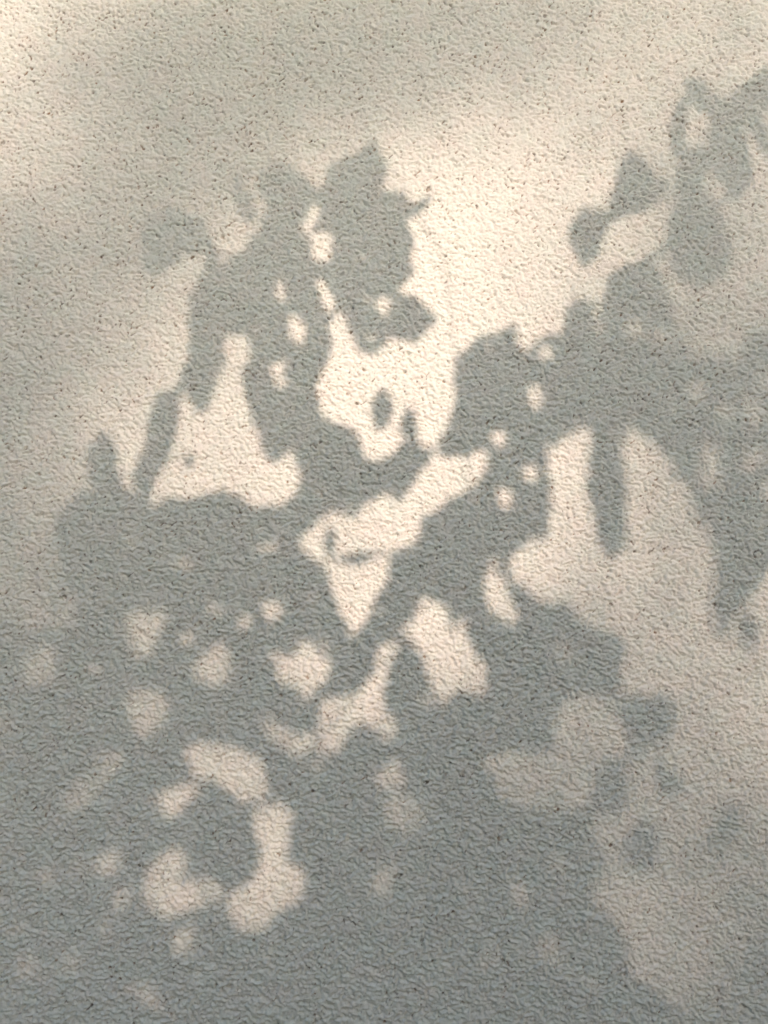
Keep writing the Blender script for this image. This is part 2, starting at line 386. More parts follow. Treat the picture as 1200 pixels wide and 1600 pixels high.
247,744,314,88,50, -146,598,76,100,46, 473,1438,120,89,43, -163,1097,310,76,41, -841,519,121,95,48, -555,496,281,90,52,
-4,1689,39,100,50, 671,1636,238,82,37, -325,1246,128,75,34, -754,570,251,92,39, 1098,1422,340,88,44, 741,1419,247,90,50,
522,1996,292,94,38, 419,661,264,94,37, -538,570,290,88,42, -787,965,331,98,56, 114,1455,209,96,40, 832,1683,273,88,46,
442,494,158,90,42, -1000,476,296,79,32, -1071,839,60,93,35, 762,921,162,87,45, -24,1583,145,70,39, 855,778,159,84,45,
-690,963,330,73,41, 590,554,304,96,42, -446,737,351,95,36, -376,803,33,97,44, -30,1174,78,70,42, -759,1112,249,85,44,
246,838,166,71,33, -730,1411,350,91,53, -930,1016,280,94,49, 169,1424,47,86,40, -632,886,179,90,39, -745,1684,109,75,40,
623,1423,348,86,51, 128,526,72,97,50, 885,1229,155,75,36, -1042,1059,265,75,38, 13,604,243,91,42, 1119,848,284,71,40,
933,1900,56,92,54, 832,1070,50,87,32, -892,1609,103,93,49, 665,1723,212,99,53, -1105,659,353,96,41, -272,743,239,83,49,
783,735,262,76,42, 18,1242,251,81,47, 412,1277,293,74,42, 250,490,128,70,32, 825,503,288,90,53, -295,790,161,95,44,
101,862,216,71,41, 371,1451,356,88,46, 100,1243,119,76,36, -791,1720,339,96,38, -361,476,282,86,38, -815,1682,286,73,39,
1030,1697,320,100,54, 883,706,219,77,42, -678,595,278,90,48, -245,821,283,71,34, -22,957,219,96,45, -151,1185,54,81,38,
765,1786,125,98,47, 439,2040,214,70,34, 402,564,348,73,27, 505,987,113,86,47, 1123,495,125,100,58, 219,664,338,86,41,
-934,1962,240,88,48, -415,961,359,96,48, -115,1731,281,96,41, 321,1509,191,80,29, -434,1147,107,79,34, -722,1965,347,81,32,
475,1314,311,99,53, 917,915,308,93,56, -945,1250,271,92,43, -880,1196,37,86,36, -1055,688,355,86,35, 983,875,272,96,45,
921,504,249,96,53, -797,1038,272,82,34, 401,1495,232,75,37, 777,839,156,89,35, -80,1000,239,73,28, 575,851,211,77,45,
1096,1949,304,80,47, 603,685,78,87,50, 879,1529,252,73,32, 537,619,326,95,49, -221,498,252,77,38, -207,738,163,78,40,
-92,1529,217,78,42, 761,1373,225,74,40, -703,883,331,86,42, 657,628,222,88,46, -314,1147,216,81,40, -564,885,109,79,45,
720,572,148,95,39, 203,753,102,81,31, 28,1582,288,74,27, 1026,1178,342,80,42, -907,491,102,85,42, 336,572,137,81,43,
985,656,278,92,33, -770,1631,226,94,50, -349,1189,335,93,34, 189,1516,156,73,31, -381,968,276,70,36, -875,1113,262,91,34,
-283,991,264,98,57, 997,1744,164,94,46, -26,1382,214,88,51, -1027,1393,313,73,32, -475,490,253,97,40, 539,1379,182,94,38,
1032,1410,288,82,45, 232,1547,256,86,51, -181,1340,358,94,53, -1105,1494,177,99,41, -1123,1709,156,83,48, -419,597,268,79,30,
-845,1869,248,81,36, -621,985,280,87,46, 603,1901,260,77,40, 370,1519,332,82,31, -531,1010,328,97,52, 613,1350,1,96,47,
64,1025,317,89,41, 188,1153,194,85,50, -94,729,320,93,35, 952,1270,227,97,43, 1119,1708,266,80,42, 811,1525,4,97,40,
312,489,238,96,45, 1221,1097,55,98,50, 310,716,219,98,39, 73,1320,260,72,40, -1042,899,227,79,33, -898,535,128,76,29,
504,933,302,84,33, 935,1785,114,71,28, 259,854,294,79,35, 153,875,224,75,32, 1211,896,233,82,45, -203,1610,249,87,45,
-179,1129,170,99,36, -934,792,267,81,36, 1039,1838,264,84,42, 771,1033,136,89,52, -518,1110,260,90,39, 522,488,245,77,38,
-958,1323,276,81,36, -905,1894,270,97,42, 452,1540,53,72,27, -1051,615,67,78,33, 397,715,271,99,43, -963,1104,352,94,35,
-171,487,324,99,55, -623,1729,287,80,46, 546,745,212,95,39, -661,1811,252,86,33, -750,1035,77,89,37, -607,1147,324,82,36,
104,1512,84,83,30, -568,640,287,96,46, -991,1905,208,81,33, -1093,1098,58,73,39, -755,674,171,97,48, -168,1293,266,75,43,
698,974,183,100,37, -699,1094,263,89,42, 957,1000,83,82,35, -1046,945,173,87,38, 459,768,139,86,34, -271,484,318,82,43,
-645,518,226,86,36, 513,1092,311,76,42, -52,1052,55,94,35, 334,1510,304,72,42, 1027,935,290,73,31, 281,807,353,76,33,
987,1110,151,85,46, 137,991,191,83,44, -780,1163,67,76,33, 689,1475,229,88,37, 1154,728,200,70,32, 1071,663,84,76,33,
-476,1204,48,76,28, 15,1400,185,72,36, -286,532,171,90,47, -103,1239,259,80,34, 1209,544,223,91,52, 322,1593,142,77,45,
208,807,126,71,41, 654,1639,336,71,32, 883,1338,92,76,42, 566,1969,49,84,42, 690,1098,268,87,40, -255,973,228,77,30,
-717,936,87,100,36, 889,979,256,83,39, 970,778,260,83,31, -106,1122,119,74,30, -59,862,144,76,31, -566,1412,350,83,43,
1068,1713,299,79,39, -658,814,327,72,35, -14,558,312,91,36, 683,837,251,83,34, 221,937,263,89,33, 489,2042,322,71,27,
918,623,125,86,44, 980,1906,279,80,38, -967,494,300,78,43, -848,1945,352,81,32, -27,758,273,74,28, 1044,877,343,85,39,
482,1854,284,75,30, -363,1335,244,86,46, 155,1527,316,84,40, 1209,1364,23,90,38, -97,1609,309,76,40, 780,1125,253,88,48,
493,555,201,77,38, -453,892,324,85,37, 821,893,105,79,40, 804,1711,279,81,33, -1108,1302,334,90,34, -214,540,254,73,40,
-831,598,258,86,33, 742,623,316,77,34, -697,1014,128,76,29, -987,794,236,85,41, 217,1211,283,77,30, -889,796,325,84,33,
1030,481,274,90,38, 1179,936,215,75,38, -306,1294,110,91,42, 286,1602,242,99,50, 1144,1783,246,76,30, 722,1505,270,81,42,
-258,867,299,75,29, 1023,1238,309,84,43, -306,1100,305,92,36, 738,1810,203,73,29, 1095,1486,177,78,42, -670,476,292,87,50,
486,1536,253,76,31, 1026,813,245,88,33, -324,992,263,70,37, 666,732,69,78,33, -585,1797,220,77,31, 421,1435,256,70,28,
-236,1260,208,81,35, 1146,1012,277,88,38, 633,493,272,80,44, 1218,1020,331,82,45, -1109,569,290,91,34, 545,1478,247,73,38,
124,676,314,74,44, 1065,1470,231,71,34, 786,1462,141,74,29, 888,1566,45,77,42, 1095,1905,69,75,34, 1107,1111,239,78,30,
-114,1437,226,75,30, 393,1235,274,73,26, -773,484,281,98,47, 254,1465,333,89,49, -787,1920,248,71,29, -24,689,330,78,37,
1027,1982,321,67,27, -646,1568,248,44,20, 128,1388,245,48,20, -221,1509,107,56,24, -1107,1235,229,51,20, -75,1266,88,49,24,
-347,1232,74,69,26, 251,1014,211,66,25, -303,927,36,41,20, -930,642,300,58,31, -730,803,234,51,26, 506,806,321,73,31,
-352,579,318,44,24, 573,972,138,53,27, -1008,693,96,66,39, -462,1145,262,63,35, 830,1832,301,56,31, 1102,1050,130,61,22,
1047,1798,65,54,22, -10,1206,249,52,28, -1025,1589,306,69,36, -613,546,213,62,29, 114,1031,285,74,35, 159,1321,69,47,25,
-322,731,351,55,31, 986,1841,249,62,35, -234,1326,251,71,31, 883,1253,318,64,27, -103,766,337,61,33, 381,762,8,45,19,
-734,1712,150,69,28, -204,1213,331,62,33, 1114,552,278,72,40, -134,1340,171,58,34, 171,941,124,73,32, -86,1429,250,67,25,
-877,1500,125,58,32, 67,644,310,59,30, -227,817,115,56,31, -609,1396,336,51,20, -966,1350,224,56,32, -689,1210,223,65,32,
-359,936,102,58,27, 1216,1663,210,63,33, -5,1716,275,74,38, 1120,1270,245,62,26, 815,1609,316,55,30, -244,1084,344,42,20,
594,1681,298,71,27, 21,1652,251,50,24, -967,583,113,68,27, 238,1162,304,66,28, -1118,850,347,65,28, 1179,1719,173,43,23,
-955,1641,185,66,30, -7,904,346,41,17, 371,1377,325,45,20, -917,1248,262,68,31, -564,564,293,72,33, -122,1690,127,73,37,
849,1198,228,60,25, 717,1593,330,52,22, 703,1165,143,72,31, 938,1030,52,61,32, -23,1550,129,40,20, 569,519,300,54,32,
465,1409,222,74,28, -122,1195,345,58,21, 500,1356,261,54,21, 67,1255,357,52,26, 1023,579,119,43,22, 599,1710,211,60,25,
1012,1299,16,48,28, 267,1050,236,50,18, -3,848,331,51,25, -303,677,225,50,25, -811,1086,284,70,32, -614,636,339,65,28,
-795,1579,50,52,22, -81,1566,55,51,20, 144,1399,136,65,30, 1174,613,244,70,40, 1015,1404,85,73,41, -90,1373,87,52,27,
-96,963,108,64,24, -559,1144,351,44,18, 737,680,98,49,26, 761,1207,316,69,34, 712,1669,284,52,27, 19,740,284,55,31,
-132,659,239,65,36, -54,1154,67,42,18, -328,890,243,52,19, -340,476,269,75,29, -1082,1262,210,50,24, 1220,1805,181,75,38,
868,982,123,55,30, -843,1673,251,65,27, -196,877,310,51,26, -259,649,147,63,30, -1115,774,231,60,33, -453,933,287,46,21,
1004,720,203,71,36, 922,795,309,57,28, 649,1456,63,44,22, 1078,1259,284,53,21, -346,607,228,51,30, 571,1413,164,40,22,
-122,531,205,66,25, 633,1902,276,69,32, -1022,1167,234,52,23, -1006,1400,294,49,20, 548,1097,271,56,30, 1097,827,337,47,20,
1162,1110,260,63,38, 75,862,243,46,19, 1211,1972,117,73,30, -654,648,256,58,33, -69,1358,8,44,24, 1179,1849,38,65,28,
27,1411,262,58,31, 43,1580,173,43,23, -913,970,126,71,27, -932,745,50,54,29, -282,891,227,50,30, -45,1429,305,64,37,
487,1876,241,43,22, 482,1797,329,49,29, -509,833,203,45,22, 630,848,229,50,21, -397,917,305,62,33, 1007,1677,173,53,28,
94,1349,252,48,28, -60,1214,276,68,27, 1,1069,248,43,19, -658,1146,278,64,29, 829,1729,138,50,19, 789,1378,58,42,22,
624,916,329,56,33, -850,1762,276,48,28, 80,1120,62,58,26, -279,1160,242,50,22, -978,907,121,55,24, 93,567,269,46,25,
135,836,248,63,27, 325,1625,276,45,25, 1058,825,175,51,24, 826,1810,26,58,33, 1160,828,319,53,32, -424,850,292,67,31,
-220,986,263,52,27, 21,954,109,63,26, -151,1508,256,45,21, -107,1112,354,66,30, 273,1530,112,62,24, 774,987,302,46,27,
319,1542,276,48,17, -496,1144,347,60,33, -644,1632,44,48,20, -473,584,292,44,26, -676,1539,146,57,32, 906,1142,282,64,26,
90,1464,269,43,21, -179,1209,112,54,20, 1210,793,8,61,36, -1073,1465,310,61,36, 314,610,311,51,26, 92,1429,216,59,26,
201,700,306,58,32, -69,639,276,54,24, -390,1011,314,56,28, 868,620,48,63,31, 673,1282,283,48,22, -606,1029,30,46,20,
-1064,1081,126,42,19, 601,1073,311,64,35, -745,1075,143,68,29, 357,655,248,58,24, 19,1284,63,56,25, -28,914,315,46,26,
-147,1606,47,62,26, -136,1322,222,46,21, -221,1186,36,47,21, 730,1738,311,68,26, 135,1137,252,58,27, 431,633,278,60,35,
1025,1115,317,47,21, -42,1607,140,66,31, 327,1116,283,41,22, 164,1242,155,48,27, -958,1936,301,49,21, 757,776,240,69,25,
864,1075,314,72,27, -222,1486,296,54,21, 193,607,242,54,23, -647,1546,255,55,21, -685,1018,297,53,24, -591,1127,34,65,34,
-359,1267,341,48,25, -164,931,213,53,24, 657,890,306,69,32, -467,542,240,48,28, 387,991,49,46,21, -595,879,217,64,28,
1206,652,150,58,30, 1166,1171,70,56,20, -12,990,233,48,23, 698,1346,185,53,26, 670,676,273,50,28, -175,751,169,55,24,
-853,1121,70,58,32, 815,856,231,41,22, -462,777,258,64,23, -1022,788,179,61,26, 1158,525,158,44,24, -655,923,279,60,21,
32,790,52,46,21, -732,1582,268,50,19, -50,825,62,42,24, 866,1505,112,50,21, 580,884,166,44,18, -678,758,252,44,20,
-1096,1144,83,40,19, -1,645,269,40,24, -83,1733,312,42,22, -932,1348,294,46,28, -952,1988,45,46,21, 190,1214,259,53,21,
1053,1038,227,50,27, 988,1712,291,47,26, 609,1445,226,47,22, -183,1569,344,50,18, 542,931,234,65,35, 482,481,297,69,33,
-3,1557,61,41,16, 723,492,333,53,19, -419,809,30,47,27, 712,1585,318,50,22, -1066,718,252,63,28, -157,966,292,49,27,
51,840,252,50,23, -229,1352,176,50,26, 297,641,350,41,18, 653,522,186,66,35, 964,853,116,42,19, 652,1757,247,58,22,
-333,908,243,47,21, 1063,694,247,47,23, -748,1958,139,44,22, 433,1525,259,52,20, 501,1178,102,52,30, 95,491,139,68,35,
-840,1742,306,50,20, 939,1759,272,51,24, -274,941,251,45,18, -273,695,62,45,18, 1174,1350,121,56,32, 34,1599,338,45,21,
-916,615,288,45,23, 792,933,296,51,29, -1101,721,346,47,17, 378,1773,304,44,25, 944,766,302,52,20, 331,1039,323,41,17,
52,1325,65,42,20, 453,1480,325,49,23, 599,644,219,42,18, -1094,1411,309,61,27, 418,1478,264,46,20, 254,1145,325,47,27,
1210,1188,132,56,31, 646,1613,325,56,24, -883,749,220,67,26, -528,1757,6,40,18, -818,683,210,44,21, -781,1771,308,51,19,
237,676,109,44,20, 453,1436,97,42,24, 109,1204,268,50,20, -782,1897,78,48,18, 500,1238,281,41,16, -13,1018,273,55,28,
-419,698,109,56,33, 477,2036,318,48,21, -524,666,299,43,20, -419,1191,252,49,27, 873,750,308,41,21, 65,533,277,68,29,
247,639,204,43,21, -56,1663,99,44,17, -481,733,155,44,21, -856,1633,222,50,22, -698,1605,346,46,20, -663,1990,174,47,17,
-370,702,275,61,26, 785,1547,136,46,21, 10,1574,274,41,22, -891,1961,323,40,16, 190,550,261,65,23, -554,671,116,51,21,
-492,1047,281,49,20, -812,1937,131,41,22, -140,1216,316,44,19, 262,1036,47,60,26, -101,1211,358,71,27, -184,888,329,43,20,
495,1073,270,44,20, 18,1115,161,44,17, 1086,1404,160,59,23, 917,1097,315,51,27, 369,1414,229,55,20, -20,1090,330,44,26,
851,1523,47,44,22, 1031,1442,209,46,22, 500,1376,236,57,29, -1048,1025,53,46,23, 847,1710,318,46,21, -805,608,265,46,19,
-290,1244,322,48,21, 267,560,331,44,23, -1109,1514,170,48,23, -611,1420,43,41,20, 707,955,5,42,16, 940,870,160,50,21,
-224,789,293,44,18, 401,589,299,43,18, 174,981,269,50,22, -903,1227,285,56,23, -674,1823,245,43,21, 289,1073,236,41,15,
98,1279,133,49,22, 1181,1470,110,41,16, -1119,939,326,51,20, 304,568,263,53,19, 1186,1700,267,45,18, -545,843,356,41,23,
-1008,879,46,53,20, -557,1036,187,47,17, -109,1307,278,40,24, -54,1144,3,50,23, 782,1735,224,52,25, 1033,979,309,42,21,
-571,1823,293,44,19, 1056,1286,134,44,18, 1091,862,92,45,23, -402,1132,305,41,24, -159,990,268,41,20, 660,1015,246,50,21,
104,974,178,43,20, 1042,1930,310,44,25, 407,1422,270,56,21, 229,1585,250,48,25, 1117,699,339,50,22, -818,1005,56,60,27,
375,1356,265,44,21, 494,658,154,46,27, 436,1755,259,53,27, -1028,1415,197,41,17, -583,1391,201,45,19, 368,1382,257,47,21,
-472,686,198,56,25, -1017,1908,244,42,17, 525,1963,313,63,23, 433,1818,276,43,18, 665,1392,300,45,20, -91,884,277,52,21,
841,1384,312,42,24, 623,1329,177,53,21, 28,1384,231,43,17, 1155,1727,44,42,19, 638,1725,346,44,19, -931,1073,275,59,22,
1148,1293,231,56,24, 807,1794,8,47,22, 918,1859,301,45,25, -1068,1498,108,48,18, 579,1894,110,44,21, 143,725,243,40,18,
-222,1683,267,41,18, 1201,578,165,68,26, 301,785,202,66,29, 724,1557,239,52,19, 947,1297,170,58,23, -1125,1343,165,74,33,
-604,1882,244,41,15, -355,505,130,50,22, 73,937,118,48,22, -1073,626,251,45,19, -454,1208,233,46,18, 856,705,43,41,19,
676,534,223,49,20, -952,724,244,43,17, 710,916,281,45,17, -1003,1073,229,50,23, 184,1087,72,40,16, -493,885,244,42,21,
116,1080,351,52,22, -675,1121,83,42,20, -902,1841,306,51,24, -749,966,347,54,26, -228,1156,313,48,20, -603,945,79,47,20,
1089,1048,182,57,28, 955,592,294,44,20, -80,924,243,42,20, 372,1760,63,50,21, 604,1963,137,55,21, 966,552,253,44,23,
-892,1562,134,50,20, -358,1101,269,48,24, 183,1369,268,44,23, 858,1215,308,47,21, -911,589,278,50,23, -339,1150,311,43,17,
439,1341,215,41,21, 870,867,242,47,20, -209,1516,212,45,20, 359,1470,316,50,22, 235,956,106,44,22, 492,1044,85,41,16,
-653,875,332,54,24, 274,709,194,44,17, 921,1805,281,49,18, -195,846,223,42,15, -67,1696,121,42,16, -947,1568,171,45,25,
-642,726,307,46,20, 84,1238,70,45,18, -289,637,239,54,22, 570,1046,56,41,19, 1047,519,70,43,19, 824,559,232,40,21,
475,1550,60,48,18, -1017,1363,292,42,18, -258,1287,247,54,22, -133,1069,297,54,29, -114,1549,148,49,18, 1054,1771,259,46,18,
813,1467,137,43,24, -138,1446,279,60,22, -765,896,106,57,22, -757,1970,237,46,17, 493,1338,303,42,17, -58,1764,237,40,22,
-84,1108,244,45,17, -825,1715,324,41,19, 1053,1978,177,51,21, 55,992,257,40,19, -1023,503,46,43,18, -126,1250,337,41,17,
102,844,223,41,17, 502,1252,286,47,17, -144,548,278,40,18, -716,684,213,47,26, 1170,537,277,45,20, 30,1447,287,41,21,
-87,1632,232,40,19, -1112,1170,329,72,30, 757,811,58,43,20, 657,1211,269,50,23, -123,730,196,45,17, 1208,1286,51,43,24,
27,1674,267,48,21, 25,901,319,42,22, 26,714,268,50,18, 874,531,305,44,24, -341,857,161,40,15, 906,1619,270,44,17,
-70,550,148,41,16, -637,700,325,49,19, 1227,1953,156,74,41, -871,696,358,44,16, 258,1053,63,41,16, 1006,1221,273,50,23,
-920,665,64,50,20, 793,682,295,46,21, -827,953,151,42,16, 470,2031,197,46,24, 558,1189,147,44,18, -153,639,262,45,18,
522,810,323,43,21, 638,1454,180,47,21, 546,1525,330,43,17, -604,1756,284,40,23, -42,1669,326,41,18, 655,960,114,48,24,
-625,1173,302,42,20, -714,1434,121,44,26, 620,1885,48,44,26, 164,863,309,42,22, 643,1132,162,42,23, -197,938,345,47,17,
291,1640,208,44,16, -257,1483,217,41,17, -873,1786,125,43,20, -843,1834,273,45,20, 1005,1432,223,41,15, -689,1036,83,57,21,
401,755,207,68,26, 766,1455,125,43,19, -282,925,270,44,17, 267,1013,221,42,21, -90,1285,289,43,17, -1024,628,102,40,23,
1118,587,310,41,17, -140,860,247,40,15, -17,817,292,42,23, -206,815,10,45,17, 679,1606,319,41,19, 355,1646,302,41,23,
-108,1593,343,44,17, -1018,566,137,43,17, 532,716,175,44,20, 984,1302,185,47,21, -489,825,248,43,25, 1034,966,109,42,15,
-967,910,278,41,16, 1127,1433,283,43,18, -238,648,313,45,23, -48,1186,263,49,23, 568,679,127,42,24, -414,629,338,42,19,
-139,1161,148,46,24, -123,822,279,41,24, 564,539,260,41,16, 622,801,235,44,18, 1180,2025,312,42,16, 147,1549,258,49,24,
1214,1256,329,59,30, 868,1322,123,41,24, 594,1629,285,53,23, 1129,1466,286,42,19, -637,1665,283,47,22, -240,738,303,45,21,
1176,1430,109,43,22, -765,1735,296,49,19, 702,493,288,52,27, 783,606,324,41,24, -225,1572,282,49,22, -978,1217,57,48,19,
-957,632,204,41,17, 1203,1731,227,40,20, -775,1034,77,43,17, -1113,947,305,56,31, -736,881,198,42,18, -776,566,267,44,18,
403,1637,233,41,15, 558,1503,311,59,27, -427,1076,269,44,21, -880,1215,342,44,17, 774,766,280,43,19, -22,847,331,41,17,
7,1377,343,42,19, -175,1222,287,44,16, -641,1617,101,47,17, -752,1179,325,41,19, -283,1658,253,45,17, -157,1516,248,49,24,
-587,1862,284,41,15, 76,818,61,53,27, -1114,1528,346,44,18, 436,1504,233,42,17, 500,1136,270,46,27, -867,529,328,40,23,
1073,1394,207,44,23, 562,482,108,41,17, 491,1808,279,51,20, 1034,730,281,41,18, -965,707,283,43,19, -209,1358,205,40,21,
114,1435,340,45,17, 208,1525,287,42,16, -747,792,249,43,20, 539,1441,325,43,16, 25,1644,266,46,19, 312,1643,312,24,12,
-422,887,168,31,18, 148,557,208,39,20, -333,866,242,24,14, -698,734,117,39,23, 731,1225,157,42,16, -526,1146,320,31,15,
807,1390,258,35,18, 229,988,290,42,16, -491,1205,242,38,14, 638,1008,136,31,15, 283,1721,268,39,22, 398,608,239,39,16,
173,912,304,27,12, 186,1413,285,38,19, 113,1366,257,26,13, 1047,663,261,41,15, -142,1690,272,31,17, -413,521,314,29,12,
230,1146,321,33,18, -454,645,349,29,16, 20,1728,158,28,16, -571,1442,326,35,13, 571,1395,113,31,17, -1088,1514,350,33,19,
-395,1204,257,27,13, -664,1842,213,31,13, 942,947,247,38,17, -225,841,72,37,14, -1053,997,294,25,11, -312,913,259,28,13,
-306,865,240,23,9, 903,1543,255,33,12, 157,1496,123,42,19, 436,1376,256,34,18, 667,1293,238,42,19, 483,1893,199,30,12,
377,969,12,26,15, -225,1044,70,28,11, 1190,1664,232,25,13, -364,628,323,26,11, -489,607,85,37,15, 917,1921,77,36,16,
1043,1298,307,34,17, -312,1028,231,30,13, 729,709,277,36,20, -763,1949,49,36,16, -867,1061,324,35,15, 636,776,340,24,14,
863,1140,343,32,12, -833,651,84,35,18, -988,1573,330,34,20, -344,926,103,28,15, -547,902,71,33,16, 846,1726,312,41,17,
-190,1369,352,22,12, -380,823,315,37,16, 7,1135,84,42,17, 349,1550,324,24,11, 580,998,221,23,9, 671,605,156,23,11,
261,1709,277,27,11, 488,706,327,27,14, -520,678,298,25,11, 448,1555,38,37,22, -269,1149,321,37,22, 1034,1665,352,27,13,
276,1311,256,31,16, 758,1072,276,28,15, -711,630,252,35,13, 138,1295,280,26,13, 1038,1153,28,24,11, 206,1552,337,35,21,
863,1402,15,36,14, 579,1999,114,40,21, -236,1508,276,33,13, -927,551,235,35,19, 323,1031,133,31,13, 191,1384,279,25,11,
-286,1699,249,31,12, -407,574,257,32,13, 412,1248,321,24,12, 698,567,189,28,13, -41,1348,352,31,12, -731,1189,160,26,14,
864,802,292,33,15, -180,1640,256,37,15, -1001,1184,227,28,13, -1104,1322,166,26,16, -91,1579,311,28,16, 438,1439,269,25,14,
-101,1755,316,24,14, -436,1208,110,34,13, -10,1237,259,26,10, -579,681,304,31,17, 434,1266,76,31,16, 316,1440,344,24,14,
1164,1320,265,38,17, -164,2030,324,26,14, -913,1335,303,32,17, -1016,948,91,33,18, -560,1391,340,36,15, 116,1552,29,38,14,
-669,1002,310,33,13, -66,1249,264,29,13, -86,1038,232,37,15, 24,1033,261,24,10, -99,1670,243,31,12, 1137,1805,75,22,10,
-900,1658,254,24,13, 1185,1189,253,27,12, 656,1323,324,26,16, -997,502,331,30,13, 330,1491,164,31,18, -232,1089,157,41,18,
-37,787,38,23,13, 463,677,350,23,13, -952,652,89,32,12, 326,1096,271,33,12, 942,744,121,24,14, -495,1168,58,29,15,
-222,887,227,30,15, 917,1828,273,29,16, -476,1047,274,38,15, 459,613,338,40,15, -1077,1279,204,29,17, 1204,1999,324,26,15,
-444,1076,8,30,16, -300,1181,265,31,13, 637,707,38,30,13, -181,909,241,23,11, 972,1814,304,37,15, -690,1655,313,35,13,
-163,1205,190,33,14, 10,564,78,35,14, -220,936,262,30,11, 512,2041,111,29,13, -236,550,189,28,16, 575,1918,311,37,15,
-842,1207,189,27,14, 224,832,81,32,13, 1143,738,206,41,16, 1100,602,115,26,15, -825,1870,245,37,20, -338,961,278,41,16,
321,1133,239,25,10, -989,1057,176,33,17, -1069,873,270,26,15, -634,1210,97,37,22, 208,844,70,35,13, -903,1977,326,28,15,
87,969,328,29,13, -648,1005,216,29,11, -313,548,220,32,16, 245,1587,271,28,13, 35,1028,231,23,11, -207,1646,291,28,13,
7,1028,170,27,10, 1044,894,261,35,13, -762,1403,330,28,16, -632,809,291,22,10, 726,650,202,37,14, 529,2035,173,24,10,
184,623,285,28,13, 617,1181,274,29,15, -3,756,184,30,14, -106,951,279,23,12, 769,1665,39,27,15, -1015,1342,109,25,13,
-1104,1015,188,38,18, 974,918,230,29,14, 572,1360,24,26,12, 371,556,291,30,13, -207,860,332,24,12, -451,999,273,23,9,
1165,1860,161,25,14, -515,677,221,35,16, -777,934,145,33,15, -392,682,160,26,11, 55,1070,45,36,21, -746,1547,153,36,17,
454,747,318,29,11, -273,1076,171,29,15, -182,1085,319,30,16, -1043,587,334,30,13, 765,1828,10,26,12, 1087,1725,331,36,16,
-718,1189,333,24,10, 1045,811,244,25,12, -980,1647,330,32,14, 7,856,246,38,14, -649,1975,245,29,16, -965,1961,251,24,11,
484,579,117,35,17, 47,1415,53,24,14, -447,1128,56,29,15, 1033,1378,6,32,19, -628,794,291,28,13, -747,1981,219,32,13,
-195,1281,343,32,14, -236,1068,55,35,15, 403,1521,91,26,12, -131,1018,223,24,13, -507,893,155,26,16, 357,1503,79,35,19,
390,1362,49,28,16, -946,1121,76,34,17, 153,1339,314,34,20, -303,509,317,23,14, 1124,1241,256,31,13, 1166,2027,162,22,13,
-660,1578,46,30,11, -69,1632,122,25,13, -532,832,243,27,12, -564,1120,208,31,12, 914,836,278,39,18, 13,893,330,28,14,
828,1093,224,23,11, -899,1545,311,33,15, 345,1565,259,26,11, -785,1187,249,25,12, -938,826,242,25,9, -784,1575,303,36,17,
298,685,113,30,12, -685,1742,313,27,14, 854,1681,107,35,17, 1103,1889,270,36,20, -858,1487,48,32,14, 1013,1662,325,28,13,
-534,1076,65,23,9, -998,1120,2,35,17, 615,857,263,29,12, 512,1230,131,29,14, 1155,935,311,24,11, 19,1200,286,39,14,
411,1656,251,32,16, 1136,1852,65,28,13, 1082,1507,189,22,8, 316,1050,237,23,12, 588,1666,251,32,18, -128,793,221,36,16,
69,1423,278,23,9, 1072,1498,202,38,17, -369,1256,237,27,14, -273,1466,248,28,10, -102,1096,180,26,11, 97,908,61,23,13,
-423,1167,290,25,11, -219,1003,245,40,15, 392,1768,228,29,15, 679,1159,213,26,13, -730,1442,204,24,13, 39,1110,279,28,10,
-143,1108,280,27,10, -735,548,262,35,18, -963,879,282,26,10, 481,808,97,22,13, -97,1001,258,36,15, 168,1076,195,22,12,
1090,1112,293,31,17, 280,1499,159,26,14, 807,1849,192,29,13, -263,1243,315,38,22, -26,840,144,30,12, 180,1321,156,22,10,
20,1562,161,37,16, -1022,1053,197,26,12, -114,1351,219,24,10, -37,1088,218,23,13, -882,629,300,25,12, -76,1696,283,23,9,
270,1708,246,23,10, -798,510,229,25,9, -679,1781,108,36,14, -967,1630,298,34,15, 954,956,157,30,12, -585,553,126,22,13,
-328,1336,277,34,18, -348,793,216,24,11, -146,1235,307,27,12, 597,734,241,31,15, 738,872,272,32,12, 201,1431,245,23,11,
-319,1079,161,29,16, -562,1801,233,26,10, 528,1487,288,26,13, -449,802,319,32,12, 573,746,222,38,14, -902,999,228,33,16,
1122,721,36,25,10, 497,1447,354,27,11, 1002,1983,239,33,15, 255,1316,308,24,14, 1106,1140,155,23,13, 13,930,66,27,10,
267,1563,290,23,13, 191,1494,107,28,12, 440,1789,120,27,12, 181,732,321,26,11, 86,783,95,33,13, 409,547,10,22,10,
-291,947,238,35,17, -65,1064,349,39,15, 899,1264,187,33,16, 77,1358,215,28,11, 464,1528,309,27,10, 598,1325,166,27,14,
-94,1665,288,34,14, 1193,1794,168,29,13, -689,1069,259,35,13, 907,1635,114,33,12, 333,698,296,28,13, -933,1915,322,32,14,
852,1103,359,26,14, 818,781,283,26,13, 1006,642,251,33,13, -143,1270,312,26,11, 47,800,184,35,14, 524,832,244,22,13,
1079,703,139,25,15, 549,1177,207,26,14, 96,1533,69,26,13, -313,1381,294,38,14, 183,1458,80,33,12, 703,1800,216,22,10,
877,909,269,31,14, 963,660,232,23,12, 1056,540,353,31,16, -272,549,225,30,18, -827,1790,320,22,11, 989,701,239,23,14,
851,563,308,29,13, 75,1438,258,24,11, 586,1009,57,34,16, -724,1558,314,28,16, -798,1594,217,22,13, -906,685,226,34,17,
-551,684,169,24,10, -117,1319,254,23,12, 907,1911,115,25,10, 1175,1034,222,32,15, -730,1987,358,28,11, -167,562,267,25,12,
